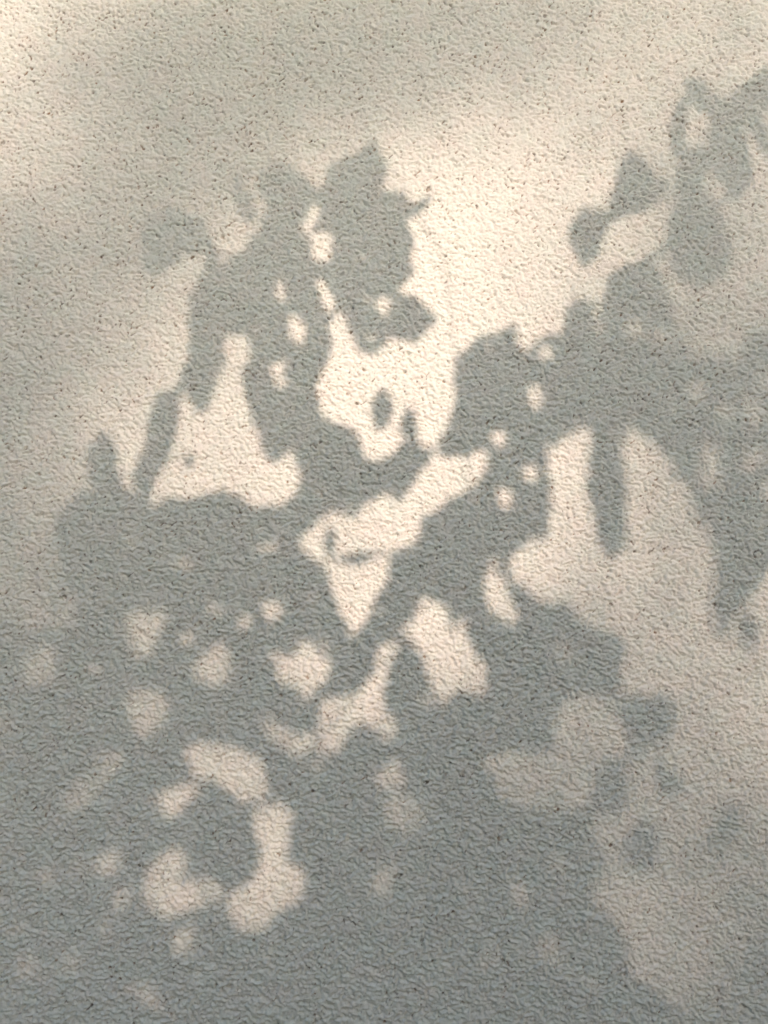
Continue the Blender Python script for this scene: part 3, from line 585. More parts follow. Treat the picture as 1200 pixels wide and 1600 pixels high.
-1022,958,153,27,10, -549,1050,217,23,9, -1075,675,111,23,14, 245,1406,255,31,12, 312,984,302,23,9, -372,1293,287,28,13,
1142,823,334,26,10, -405,1197,257,22,12, 966,898,98,23,11, -68,1555,289,30,12, -363,849,252,26,11, -239,880,221,27,13,
-229,1300,241,29,13, -464,917,69,31,11, -243,1105,224,23,13, -882,943,318,42,15, 113,1260,288,22,9, 903,1395,102,30,16,
-593,1880,262,25,15, 203,1133,21,36,15, 157,732,266,27,14, -932,1650,215,36,14, 157,1255,151,36,18, -961,1027,303,32,15,
-247,781,37,25,14, 283,1436,268,27,12, -88,1122,61,28,12, -937,1996,94,24,12, 89,1486,280,24,9, 42,1261,282,32,15,
-400,818,78,23,9, 621,605,69,31,17, 1119,1401,214,42,15, 153,1438,228,35,15, 420,2044,223,34,15, 742,1381,317,24,13,
662,1475,234,22,12, 796,971,342,24,14, -217,1038,344,24,9, 731,1672,348,30,16, -1049,1004,50,22,11, -793,1937,134,28,12,
1064,1846,259,28,10, -295,1333,4,37,17, 138,1560,36,24,9, -1079,644,235,23,12, 12,1619,61,30,13, -628,777,100,23,12,
-158,1486,292,29,16, 68,1048,208,24,12, -872,1958,191,29,11, 97,1131,221,28,15, -817,697,14,34,12, -266,826,260,25,10,
1114,1051,221,24,11, 670,1368,218,24,9, -703,614,128,23,11, 881,732,320,29,14, -231,1664,358,26,12, 154,529,269,31,15,
737,587,110,23,9, 553,1199,314,27,10, -567,683,289,22,9, -80,1026,219,25,12, 867,1275,268,26,10, 250,819,212,33,15,
932,1931,0,31,14, 144,908,334,27,13, 1030,855,265,25,11, 467,1516,235,23,10, 280,954,131,32,12, -890,1864,48,25,10,
794,1611,282,23,11, 193,936,337,29,11, -1065,1392,155,31,12, 131,1014,173,25,11, -212,1146,171,30,13, 26,497,267,27,10,
-376,1181,108,28,11, 76,573,59,23,13, 357,1394,325,28,16, -831,942,214,29,13, 949,1744,285,23,11, 399,997,76,40,19,
965,1931,248,24,12, 661,1276,218,30,11, -345,1053,257,28,11, -154,1009,30,31,14, 1152,511,204,30,11, 278,1188,275,25,14,
622,1716,274,24,13, -156,1071,166,22,9, 420,1409,282,26,16, 246,887,182,26,10, 1122,1019,302,22,8, -254,730,138,30,12,
560,587,252,27,11, 255,511,118,28,10, 190,1353,258,36,15, -972,936,113,35,13, 163,1165,252,23,11, -578,1848,315,30,18,
211,963,234,24,9, -12,1605,254,26,10, -388,503,138,23,10, 1049,1014,269,24,10, -584,1029,354,28,16, 522,759,326,30,12,
862,602,252,35,13, -14,1226,59,27,10, 762,516,108,31,13, -544,1148,320,24,14, 1043,1989,311,24,10, 1077,1278,149,28,11,
89,1503,282,30,15, -412,897,205,23,12, -126,1414,210,28,13, 1053,596,239,24,13, 490,1400,7,27,14, 300,628,134,26,13,
665,758,269,26,13, -966,1241,280,23,10, -1000,953,154,30,16, -355,957,270,24,12, 336,1752,294,23,10, 1014,1835,305,29,14,
-1058,1159,206,34,15, -823,1071,228,25,12, 732,1133,334,29,11, 5,1645,319,28,10, 302,1079,218,26,11, -1000,1408,309,23,10,
-752,762,301,29,13, -958,1285,267,25,15, 1105,869,273,23,10, 501,1269,307,25,12, -1073,1079,126,35,14, -599,974,46,26,12,
384,1756,283,34,13, -354,1251,247,25,10, -144,966,102,23,10, 801,1044,269,26,14, 794,1781,75,26,10, 286,718,310,27,11,
902,1203,255,23,9, 200,530,184,24,14, -443,938,284,27,12, 316,1571,262,29,14, 365,1843,264,35,17, -967,558,324,25,10,
-919,1057,82,27,11, 242,1377,105,28,11, 1027,1102,331,24,12, -1068,896,281,38,14, -494,747,90,26,12, 1125,1752,277,27,12,
-113,1541,60,27,11, -721,1669,262,22,12, 184,840,109,22,12, -583,1148,242,29,15, 242,947,80,40,15, 179,996,201,29,11,
1112,1904,243,24,9, 999,1167,103,28,11, 280,1328,257,22,10, -661,1950,187,35,15, 154,1213,61,25,13, -1032,1165,342,27,11,
163,600,245,30,13, 265,1204,149,22,9, -244,1216,110,37,17, -345,723,247,27,14, 250,1440,244,25,10, -683,556,263,23,11,
200,1231,117,31,13, 728,1601,266,24,11, 32,1464,297,23,12, -770,991,288,30,12, -83,1505,231,26,11, 221,688,348,23,12,
462,1854,207,23,10, -12,1051,228,24,14, -414,559,284,30,11, -178,1150,275,22,12, 1209,2005,166,34,15, 544,531,68,23,10,
-999,1094,344,29,16, 268,764,156,26,12, 435,1353,243,26,13, 817,1855,175,23,12, 887,621,219,26,10, -795,1651,317,26,11,
208,867,299,30,15, 665,1310,91,24,11, 339,631,37,31,13, -669,749,343,24,13, 148,1305,228,28,16, -206,1244,284,25,10,
-922,821,315,24,9, -741,1730,164,33,12, -971,1927,277,23,13, -335,510,222,26,12, -512,1754,189,31,12, 641,1323,178,24,11,
42,1309,234,30,15, 671,1412,29,24,12, 83,1451,130,26,12, 995,1407,309,24,11, -306,966,218,23,10, -160,1236,312,32,12,
840,868,214,25,11, 451,793,334,32,11, 913,955,289,28,11, -638,819,301,23,10, -269,710,301,33,17, -208,835,328,22,13,
100,1208,285,25,11, -493,1217,205,27,10, -30,820,199,25,10, -746,1191,347,25,10, 1126,880,206,24,11, -391,743,287,22,9,
-627,1857,222,23,11, -41,780,327,31,11, 170,908,79,30,11, -178,937,235,27,11, 349,1551,88,28,14, 5,1200,224,25,10,
-327,1280,264,26,11, 1030,1311,156,29,13, 56,1585,320,25,9, 639,1200,262,25,11, -684,774,35,23,13, -858,995,3,24,10,
-291,1063,83,22,13, 1026,785,234,23,10, 450,1421,249,24,9, -262,681,298,24,14, -1104,1114,240,24,10, 415,1676,55,25,12,
-308,621,355,23,13, -179,1750,281,23,11, 916,591,123,24,12, -392,941,219,29,14, 725,927,259,24,12, 389,1878,116,23,11,
857,1235,295,25,11, 602,572,55,25,11, -670,1103,149,24,9, 483,877,94,31,11, 863,1246,280,23,10, -905,1823,289,28,11,
816,1433,79,23,10, -892,1167,318,25,13, -1045,1427,355,23,11, 407,1240,130,28,14, 11,947,113,24,11, -78,1204,307,25,11,
114,1072,239,25,10, 562,1939,119,27,12, 602,1451,310,30,13, 996,625,76,22,9, 1165,1372,275,23,8, -87,1063,258,23,12,
1167,746,338,23,10, 580,779,295,24,10, -544,1394,195,23,10, 489,1024,241,24,12, -976,716,285,27,12, 373,736,153,23,9,
-161,2033,160,22,12, -259,1074,291,22,9, 946,886,288,22,11, 557,575,62,27,10, 186,1236,118,24,10, -597,1444,204,25,10,
880,1002,339,27,10, -209,874,290,24,12, 195,576,156,24,11, -833,1853,267,24,12, 288,1085,311,24,14, -505,1086,150,22,9,
-659,866,322,23,13, 1127,686,329,27,12, 181,1539,258,27,10, 1185,777,105,25,11, -150,1584,84,26,12, 683,690,0,23,9,
1093,1198,154,25,13, 664,1113,302,27,14, 496,1157,303,23,13, 562,1109,309,22,9, 321,1136,354,25,10, -102,1428,256,23,12,
845,1369,286,29,11, 505,1551,293,26,10, -1001,1574,95,23,9, -842,553,107,29,13, 1075,1448,199,30,15, -232,1406,266,23,10,
-488,727,205,27,12, 635,1736,221,24,10, -275,1707,40,22,13, 1168,1731,235,24,12, 133,811,218,36,13, 196,834,145,23,9,
-206,1500,256,23,9, -140,1425,110,24,13, 1091,655,94,35,16, 1074,879,165,24,13, -981,1335,332,33,13, 261,877,309,23,12,
1184,1678,248,23,10, -790,524,264,25,10, -576,1785,211,24,9, 1059,1858,152,24,9, 970,1848,320,26,11, 698,1235,157,31,12,
-423,1104,241,35,13, 781,1663,95,25,9, 188,1078,221,26,11, 390,1009,203,25,11, -302,1134,267,32,14, 555,1043,351,23,8,
-111,1185,159,25,9, 392,1274,70,26,12, -372,1004,257,30,11, 970,978,154,26,10, 115,1275,247,27,10, -621,517,240,26,10,
2,629,227,22,11, -874,1482,355,28,16, -391,1145,186,26,9, 860,551,340,33,13, -12,898,88,25,9, -187,929,138,23,13,
-5,665,177,23,9, -241,858,253,24,10, -254,886,158,22,10, 914,1028,154,24,11, 495,1867,89,25,11, -160,1711,102,25,10,
884,1451,324,23,13, -625,870,289,23,11, 461,554,351,25,11, -250,1361,348,25,11, 38,1125,167,25,11, -898,1666,212,24,13,
379,1479,250,31,11, -95,1389,270,22,9, 1135,1842,100,23,11, -1082,1159,321,22,10, -155,1317,250,24,12, -290,1389,279,29,13,
-634,1621,259,22,8, 23,580,233,25,10, -679,1797,266,23,10, -23,924,249,30,13, 676,955,231,23,13, -179,1192,335,24,9,
265,1697,98,25,11, 736,746,216,24,14, -711,822,218,24,10, 1173,1454,263,24,10, 561,959,296,23,11, -1071,532,334,22,11,
894,1595,113,23,9, 918,709,283,23,12, -938,2000,166,31,13, 925,1307,319,24,9, 357,1633,318,26,10, -195,761,231,26,12,
694,1593,116,24,12, -107,1359,222,25,10, 796,900,359,23,12, 280,637,330,28,12, -278,1375,231,27,10, 1072,1243,330,23,9,
409,1856,122,29,12, -319,926,51,23,12, -154,1470,123,28,12, -147,870,347,27,11, -985,1047,167,25,10, 64,1341,333,26,10,
717,1570,85,23,11, -710,1988,336,25,9, -669,936,209,26,10, -412,795,241,23,13, -991,765,346,22,10, 219,1448,204,30,12,
579,983,63,26,10, 258,1546,268,26,11, -286,554,179,29,12, 1171,1408,93,36,14, 836,1046,227,23,9, -794,697,3,30,13,
670,1599,322,23,9, -762,1602,204,24,9, 602,873,303,25,10, -859,776,106,23,9, 475,700,249,25,12, -325,559,344,26,10,
1198,1866,162,22,11, -133,1630,333,24,10, 71,1241,335,25,9, 396,1431,342,27,10, 1092,1145,143,23,10, 852,633,299,23,12,
342,1672,275,23,8, -716,1599,351,23,9, -1011,854,75,31,12, -684,1190,325,23,9, -957,854,267,23,11, -1021,1067,258,23,9,
190,952,243,22,8, -1102,1351,304,24,12, 479,841,106,23,11, -343,1387,298,22,8, 154,572,76,24,9, 492,1785,220,23,12,
-34,721,249,26,10, -1003,1916,307,24,10, -113,1766,148,24,10, -206,897,178,22,8, 1096,543,282,24,12, -72,1454,287,24,13,
-241,967,247,23,10, 384,1787,340,24,10, 444,1400,233,22,10, -364,1210,255,22,11, 202,955,352,23,12, -161,621,212,23,13,
789,1843,191,22,8, 596,969,338,28,11, 441,1797,283,29,11, -850,1508,262,28,10, -71,1345,216,23,8, -151,1679,62,27,14,
571,1479,346,23,9, 761,1082,72,23,9, -629,1023,205,22,9, -971,1568,345,27,11, -1083,707,276,24,11, -78,1130,65,23,11,
-989,891,123,24,13, -409,859,295,23,10, 847,1177,52,24,10, -1072,812,249,23,12, -664,1522,7,25,11, -991,1198,285,27,11,
520,1011,304,25,10, 19,1367,221,22,12, -384,1196,119,23,9, -297,1236,310,23,10, -72,1588,283,24,11, 1054,1484,242,23,12,
-695,1226,52,24,9, 1096,1724,216,23,12, -281,1646,275,22,10, 201,1204,267,22,8, -855,934,180,22,10, -150,726,211,28,13,
-216,1477,227,34,17, -612,1017,321,22,8, 248,1595,52,23,9, 237,1602,342,23,9, 901,1377,254,23,9, -259,785,84,24,11,
-847,607,290,24,9, -777,655,74,25,10, 189,774,255,23,10, -135,1508,289,23,10, 813,835,302,24,13, -88,1649,300,31,12,
770,1832,201,22,8, -263,1715,165,24,12, 424,1500,268,22,9, 916,1265,203,23,11, -171,1737,315,25,10, 116,1384,97,22,8,
592,1997,151,26,15, -268,1480,111,23,10, 590,1616,297,22,10, 432,1425,268,25,10, 622,1132,136,24,10, -202,1194,237,22,12,
810,541,216,26,11, -13,1656,142,23,11, -77,1696,230,27,15, 101,1421,225,26,14, 42,1425,301,22,11, -930,1556,334,25,10,
-922,570,259,22,11, -66,1649,220,14,5, -735,1540,268,24,12, -224,647,299,19,9, 612,1392,298,16,8, -676,1101,94,19,11,
1097,877,349,18,8, -1037,1639,74,21,11, 276,1032,71,22,9, -230,930,256,15,8, -245,1074,348,20,9, 143,1265,259,15,7,
-379,1241,276,13,6, -31,1354,295,14,6, 1031,1204,272,18,8, 980,1945,66,15,9, 407,1529,105,14,8, -648,1228,323,20,8,
650,1437,293,18,10, 1042,915,139,18,10, -194,1034,161,20,9, 909,1597,123,13,7, 193,1097,259,17,6, 51,1569,227,17,8,
685,766,294,17,9, -539,681,310,20,11, 1008,1312,225,19,8, -350,952,224,21,9, 284,1568,88,14,8, 447,1768,100,17,9,
-929,563,185,21,9, 165,1482,266,19,10, 966,1095,315,23,8, -377,1260,248,16,7, 1121,1496,257,13,7, 129,1422,158,16,9,
-632,737,295,20,10, 765,1501,79,13,6, 38,776,250,19,11, -352,994,220,13,6, -226,1604,90,17,9, -703,1949,154,16,8,
1054,1379,196,14,8, 522,1951,321,18,9, -552,1431,323,14,6, 178,853,273,15,6, 721,1791,296,19,8, 88,1525,286,15,8,
142,1381,149,23,11, -771,1775,122,19,9, 1058,1294,151,22,9, 1056,1826,70,25,12, -733,745,159,22,8, 950,1214,283,22,10,
291,681,291,18,8, 992,1168,246,15,9, -793,1187,246,21,12, -295,1190,304,15,8, 477,1564,250,15,9, -127,1166,48,17,7,
-1003,1378,259,19,9, -123,1223,197,14,6, 10,1293,272,14,7, 490,1387,250,18,10, -1005,514,149,20,9, 75,840,166,13,8,
496,1829,259,22,9, 443,1498,345,13,5, -724,1078,240,15,6, -25,1709,260,17,7, -417,1124,251,13,7, -636,1567,250,19,7,
49,1152,98,21,11, -73,1741,248,24,10, -110,1009,166,17,9, 56,828,75,19,7, -701,1619,244,19,9, 769,621,111,19,9,
852,573,254,14,6, -194,1555,261,20,10, -1085,1249,58,16,8, 511,1361,69,15,9, 49,1011,132,16,9, -1039,967,219,15,6,
243,1028,267,20,8, 653,1260,279,17,7, -773,919,124,20,8, 952,948,211,15,6, 485,935,95,22,12, -778,1136,330,15,9,
1041,1457,223,16,8, 634,535,323,17,10, 571,875,234,14,6, -115,1076,136,14,6, -43,1776,253,19,11, -299,875,322,15,9,
584,1650,310,13,8, 1184,673,328,14,8, 308,1447,179,26,11, -223,1169,180,16,7, -593,642,155,17,9, -65,607,331,19,10,
165,1386,115,17,9, -946,1361,113,19,9, 1138,1301,243,17,6, -617,1690,83,19,9, 699,910,215,20,10, -282,626,139,22,10,
178,535,61,20,7, -772,1414,87,16,6, 847,711,319,19,7, -845,1538,82,19,8, -259,1018,314,13,5, -603,1407,162,13,6,
80,1214,292,19,7, 914,1843,328,16,7, -891,1228,104,16,8, -977,1895,197,25,11, -229,965,322,13,8, 703,1460,277,15,8,
-301,1209,109,18,8, -681,1232,327,14,7, 9,1593,252,15,8, 365,766,275,15,9, -174,1180,265,14,5, -476,1222,19,18,7,
480,825,231,18,7, -64,1617,133,14,8, 1091,705,216,22,9, 1174,2016,162,18,7, 551,1423,106,16,9, -866,1049,139,19,7,
1106,1671,135,15,7, -195,1529,241,20,12, 679,661,254,17,8, 1015,569,341,17,6, 248,1425,231,18,10, -86,749,285,16,7,
28,1034,81,21,8, 388,1527,324,14,6, 1081,1928,160,17,9, -566,852,302,25,10, 999,1888,218,14,7, 349,668,299,19,9,
641,972,201,20,10, -732,872,347,17,7, -625,1109,64,17,7, -322,1026,220,15,6, -690,1947,344,13,7, -123,1310,282,21,10,
440,1275,159,19,8, 711,797,207,16,7, 985,1690,294,21,9, 899,1362,230,17,7, -503,961,319,16,9, 249,599,281,18,9,
247,1042,263,24,9, -539,1102,294,19,7, -170,726,148,22,13, -120,603,276,19,8, 941,1800,323,14,7, 218,1142,275,16,9,
157,1222,272,24,10, 693,1331,262,17,8, -38,1566,281,18,7, -363,991,214,16,9, 501,2050,103,16,6, -207,1034,143,20,12,
1070,1036,0,19,9, 387,976,354,21,8, -841,1729,135,24,11, -927,2000,337,17,7, -946,1090,312,23,9, 579,535,329,19,8,
1134,1484,109,13,7, 1001,1663,143,19,9, -598,1733,258,17,8, 281,1742,262,14,6, -695,1537,306,23,9, -276,819,156,18,8,
501,626,120,14,8, -594,688,225,17,9, 460,1350,150,13,6, 208,1437,191,18,7, -290,1666,283,16,7, 1,946,40,16,6,
883,541,335,14,8, -951,1917,156,19,9, -619,693,291,19,8, -333,925,169,13,6, 1151,927,112,22,9, 1032,753,264,18,8,
244,1361,312,15,6, -1045,1601,284,15,9, 520,2041,284,15,9, -454,1117,85,20,11, -52,1591,290,13,5, 87,712,297,17,8,
472,597,124,16,9, -8,1451,290,15,9, -151,1453,300,24,9, 1147,1311,233,15,7, 1070,1287,299,19,9, 843,1210,95,16,9,
403,1829,273,15,7, 66,1118,355,21,9, -512,980,251,17,6, -994,1651,321,14,8, 808,1739,326,17,10, -174,557,325,19,9,
-462,702,191,15,8, 461,1838,260,21,9, -537,1417,326,26,9, 367,1814,260,15,7, -375,919,112,16,9, -679,1727,319,19,7,
214,769,325,13,7, 4,832,254,19,9, 1089,1274,345,13,6, -11,1183,47,19,8, 486,968,174,14,7, 720,1346,179,25,9,
268,1003,221,18,10, 359,1540,162,18,8, -538,1061,336,17,8, -233,845,52,14,6, 758,1227,157,21,8, 32,1637,59,22,9,
194,1550,193,17,8, -82,1287,139,18,9, -697,698,294,13,5, -56,696,245,17,8, -219,1629,239,22,9, -626,1191,291,14,7,
120,1229,311,21,9, -324,615,11,15,6, 127,861,206,16,8, 272,1624,284,21,9, 116,556,31,18,10, 1129,1785,74,16,9,
336,1615,123,17,8, -908,1666,195,15,6, 335,785,334,19,8, -54,632,136,17,7, 888,786,248,18,9, -173,2026,225,15,8,
-67,1564,286,14,6, 267,1123,304,19,7, -238,1034,229,20,8, -274,914,252,14,6, 864,1671,291,15,6, -333,1060,234,19,7,
259,1304,303,24,9, -240,1499,292,16,8, -626,756,67,14,8, 157,1078,211,20,7, 640,782,329,15,5, 467,1891,31,20,10,
-489,519,329,16,7, 256,1660,33,20,7, 879,1147,214,16,7, -588,548,348,14,6, -114,1359,222,15,7, 830,1185,245,17,9,
58,829,137,17,8, 1091,1124,187,18,8, 541,521,272,15,6, 48,644,50,15,6, -413,535,285,18,8, -260,629,51,17,9,
68,668,113,19,9, 685,551,203,16,9, -38,839,252,16,6, -262,892,114,17,7, 906,1320,118,19,8, 398,1873,289,14,7,
-282,1086,104,17,8, 1028,1659,223,15,6, 1172,579,253,18,7, 553,1939,332,22,8, -47,923,321,17,8, -267,1486,59,17,9,
-302,555,152,17,8, -1032,1377,315,18,10, 136,1283,118,19,7, 284,1508,205,13,6, 1188,1786,55,15,9, 1085,823,232,15,6,
689,576,311,13,7, -56,1241,299,15,7, -330,952,67,15,7, 195,1374,267,16,6, 411,1537,264,13,7, -123,687,42,19,9,
-1028,1042,263,18,7, -461,807,243,17,8, 417,1526,92,15,6, -353,1037,246,13,5, -567,1385,198,13,5, 2,1261,67,14,6,
18,1104,290,16,9, 370,961,164,16,7, 604,1184,223,21,9, -7,1091,306,25,10, -848,1209,260,17,6, -640,1776,251,16,8,
1098,1506,215,17,8, -232,1191,119,19,8, -926,1901,228,14,5, 552,679,296,16,7, -733,604,249,17,10, -291,764,200,15,6,
450,1466,166,13,7, -137,828,257,14,8, 392,1521,319,17,7, 903,1898,69,13,6, -508,608,244,14,7, 1179,1864,224,16,7,
-655,1573,60,17,7, 90,1366,211,16,7, 330,1540,302,13,6, 832,1542,340,17,8, -91,1677,305,15,7, 554,916,218,18,8,
-643,1158,154,15,5, 645,1210,268,19,7, 794,768,136,19,8, 1036,1035,305,16,6, -116,520,232,16,7, -908,1319,304,20,11,
250,1331,105,16,6, 588,1716,49,15,9, -861,791,120,20,8, 123,1396,278,21,10, -1074,1383,255,17,9, -498,806,298,13,6,
-655,949,117,15,8, 501,1316,284,16,9, -808,503,38,21,12, 220,973,110,15,7, 1083,825,316,22,9, 1045,921,270,13,6,
957,945,354,17,7, 909,550,298,20,9, 888,537,215,17,7, -289,814,85,21,10, 737,1828,205,16,7, -61,1159,278,13,7,
1126,1229,227,16,8, 958,1166,290,19,11, -958,1971,77,21,9, -671,862,331,14,7, -337,941,253,16,6, -164,1732,319,21,8,
-110,960,260,15,5, -580,866,181,14,7, -104,1144,325,16,6, -229,1600,292,17,8, -1034,1036,75,20,9, 702,1509,248,17,6,
1174,809,295,13,6, 241,1000,238,20,10, -776,698,341,14,6, -1066,1260,60,15,7, -1013,1154,165,20,11, 431,1390,342,13,7,
-1059,1477,296,19,8, 513,651,146,13,7, -221,834,211,13,6, 170,1496,259,15,6, -104,711,41,14,7, -240,1282,351,18,8,
1044,722,318,16,9, 1199,1952,275,17,6, 1061,712,323,15,8, -261,949,236,14,5, 1070,1737,121,18,11, 442,1830,263,16,10,
306,1132,170,21,9, -92,1722,233,20,9, 586,1332,322,17,7, 1180,798,293,17,8, -1096,836,213,14,7, -749,1946,320,14,7,
1012,1201,239,21,9, -223,725,310,17,7, 436,797,327,16,6, 1138,1820,269,15,7, -238,557,1,15,6, 699,825,283,21,11,
-847,1694,33,13,7, -77,658,325,19,9, 824,1383,356,19,9, 857,1391,244,18,8, -619,1030,210,15,8, 203,1238,332,15,6,
835,1795,235,14,6, -564,1135,58,18,8, -359,1369,204,16,9, 561,1359,308,14,7, 925,1040,251,18,11, 1127,1766,255,16,9,
-351,1167,6,16,8, -629,744,135,13,5, -631,1609,271,14,5, -1029,1647,295,14,7, -272,1233,175,14,7, -344,994,268,20,8,
625,1194,223,18,8, 461,1498,261,14,5, 703,846,66,14,5, -253,1002,289,19,8, -278,1368,72,19,8, -228,1280,357,16,7,
1030,658,110,17,6, 387,1533,240,15,8, 398,1414,82,17,7, 443,1806,283,16,6, 1088,1141,180,17,7, 1130,1683,216,14,6,
68,997,284,15,7, 430,770,71,17,10, -282,700,46,18,7, -396,1213,65,14,6, 313,1058,108,17,8, 605,1975,319,15,7,
1029,1996,310,22,9, 1115,1918,235,17,10, -554,961,270,14,7, 0,1140,278,13,8, -91,1751,314,19,7, -564,1791,236,15,7,
-1071,1291,322,18,8, 232,915,285,13,6, 397,770,184,14,7, 333,1026,267,16,9, -960,865,106,20,8, -171,878,345,22,9,
-781,1787,329,13,7, 489,1060,286,19,7, -869,772,60,13,6, 448,1518,237,14,6, -146,950,290,18,9, -722,742,336,17,7,
73,875,50,18,8, 700,1652,351,17,8, 113,1001,292,18,7, -896,695,203,17,9, 495,1209,273,17,7, -955,617,260,17,7,
33,1723,328,15,7, 1033,1787,247,16,6, -97,1709,228,16,6, -32,1142,219,15,7, -770,882,91,13,6, -233,1524,265,14,6,
845,992,354,17,7, 375,1406,322,17,8, 155,1569,115,16,8, -918,735,332,15,7, -291,1381,220,15,9, 727,1821,38,14,6,
-349,1410,254,17,8, 369,771,198,15,6, -440,639,332,17,9, 49,1339,216,22,10, -919,1870,308,18,7, 824,1717,319,19,7,
679,595,317,15,6, -593,1750,232,14,6, -1065,1511,133,19,7, -212,1665,138,16,7, 374,750,339,14,7, 418,1670,271,15,8,
-94,1401,331,16,8, 174,869,86,14,7, 993,1397,291,14,7, 51,1054,291,14,7, 573,595,316,17,8, 393,1295,285,19,8,
-728,1729,133,20,10, -43,1657,179,15,9, 647,1894,256,15,6, 46,513,95,21,9, -190,1237,267,15,7, -896,1673,216,14,6,
1006,652,260,15,9, -344,594,146,17,9, 1192,1203,274,14,6, 274,1201,116,16,8, -298,951,95,13,6, 924,945,318,19,9,
769,822,284,16,9, -254,667,297,13,7, -397,508,311,18,7, 645,1470,201,13,6, -168,1229,3,17,7, 114,1425,359,15,7,
-907,1962,229,18,7, -129,1172,200,17,9, 434,1545,116,19,9, -728,1948,230,14,8, -535,1087,270,16,6, -938,834,319,15,6,
1134,1424,78,14,5, -226,557,323,18,7, -1050,1387,308,18,7, 793,1767,267,15,6, 1108,713,40,14,6, 391,1286,258,15,8,
1168,569,269,15,7, 362,1736,243,17,7, -588,864,175,13,5, 8,1608,336,21,8, 12,914,82,16,7, 908,1410,247,14,7,
176,1463,163,14,6, 860,1710,271,17,7, 404,1223,76,21,8, -697,1421,283,17,7, 358,1483,232,16,8, 1138,982,317,17,7,
712,1808,263,17,6, -83,864,271,17,7, -593,1400,49,17,7, 557,500,121,16,6, -404,616,289,14,7, -213,856,191,16,7,
1050,1667,137,18,9, 857,1250,257,14,5, -292,1169,227,19,11, 132,1370,245,15,7, 340,1484,215,16,8, 1133,579,327,14,6,
273,700,118,18,7, -306,1325,334,15,7, -856,1552,281,16,7, 1092,1877,123,15,6, 626,829,215,14,5, 665,1055,244,14,8,
204,858,274,14,6, -728,690,244,14,6, -497,731,109,16,6, 217,1571,238,14,6, 621,540,329,17,6, -277,1451,243,24,9,
1123,1026,331,15,6, 76,982,273,17,9, 52,1409,239,14,5, 1185,864,235,13,5, 447,2022,156,15,6, 228,816,133,18,8,
-635,1104,219,15,7, -229,1410,138,13,7, -638,687,275,14,8, 607,1611,328,20,8, 415,615,315,20,10, -895,1118,233,15,7,
-322,958,21,17,6, 1170,2037,202,17,9, -292,622,339,21,8, -292,1322,283,17,7, 1056,1792,156,15,7, 572,1190,322,17,9,
-77,1105,255,18,7, 12,524,351,14,5, -314,1394,105,15,7, -654,1639,39,15,8, 838,1096,232,18,9, 825,1791,4,15,7,
1047,903,317,18,10, -164,1562,135,16,9, -40,1200,106,14,8, -96,1196,204,14,5, 41,1019,312,14,7, -666,1584,324,13,6,
-324,868,275,17,6, -172,1365,342,19,10, -926,1890,106,13,5, -703,1221,73,14,7, 271,1148,103,14,7, 311,1553,275,18,7,
-979,1328,302,14,6, -488,690,229,19,8, 42,1562,35,16,8, 78,728,100,14,8, -444,869,116,19,8, 74,1055,65,14,8,
654,1335,211,14,7, 901,1649,324,14,5, 395,1469,269,17,7, 569,1367,162,16,8, -543,833,154,14,6, -636,1594,281,15,8,
-973,1036,272,14,8, 244,893,176,14,6, -897,1809,3,15,7, -404,822,324,16,8, 390,1209,308,20,9, 718,1813,237,16,7,
913,817,146,15,7, 438,1426,218,15,7, 14,710,235,16,6, 282,943,116,13,6, 476,823,268,15,5, -1029,1900,275,18,7,
279,975,106,15,7, 945,1935,165,13,6, -918,541,308,15,8, -240,1295,207,13,7, -181,902,105,15,7, -79,1098,247,17,10,
-999,1922,342,16,8, 1122,1676,206,19,8, 711,1534,230,13,7, 905,959,296,15,6, -264,692,263,15,9, -24,1412,270,14,6,
-38,1685,228,14,7, 41,986,228,16,8, -41,1574,116,16,7, 1135,821,330,15,6, -679,1034,294,16,7, -395,743,90,14,8,
-182,1736,291,16,8, -136,1089,292,16,10, -287,1409,300,17,8, 1178,1487,257,22,8, -138,1115,139,13,7, 171,1322,94,16,7,
-383,1234,221,14,8, 579,792,100,18,10, -336,745,303,15,6, 371,1858,245,15,6, 14,1737,348,15,8, 805,1179,337,16,7,
-229,877,71,14,8, -4,1610,239,14,7, -1037,1423,208,16,8, 1162,1715,181,13,7, 736,1212,136,14,8, -151,986,291,15,7,
-639,1013,85,17,8, -22,1037,243,14,7, -959,599,44,13,6, 627,1940,352,14,8, -571,1150,225,16,9, 965,1306,173,14,6,
170,1472,274,19,8, -921,603,331,13,7, 993,1417,121,15,7, 973,1723,152,14,8, -982,1040,334,13,6, -154,1212,223,13,7,
1148,947,165,13,6, -762,982,332,15,5, 22,976,288,14,5, 720,1766,280,14,8, -619,1869,214,17,7, -1064,1063,242,14,5,
363,1805,117,15,9, -22,1210,245,14,6, -169,1765,171,15,7, -146,528,230,17,7, 142,1270,301,16,7, -426,1208,336,15,6,
-360,1254,266,15,6, -591,1776,280,13,7, 575,1003,87,16,7, -88,1069,160,14,7, -771,1562,314,17,7, 315,1035,288,16,7,
-343,511,331,15,8, -915,1550,320,13,6, -929,622,282,14,7, 1000,1767,220,16,7, 331,1480,182,18,8, 854,1507,334,17,6,
-223,1363,217,15,8, 955,669,337,20,8, -56,1170,234,14,8, -198,1576,331,15,8, 1146,901,263,13,6, 1118,877,335,23,9,
1094,1271,241,16,8, 958,1740,49,17,7, 510,1237,263,16,7, -662,565,29,14,7, 999,1310,341,15,8, 644,854,40,15,6,
1030,781,258,16,7, 256,1000,177,17,7, 131,1154,349,14,8, -977,1363,235,13,6, 462,1520,282,13,6, 497,1846,290,13,7,
503,1991,117,13,6, 889,1155,250,13,8, 271,773,209,14,7, -875,769,259,13,5, -560,1114,204,14,6, -222,1078,357,15,5,
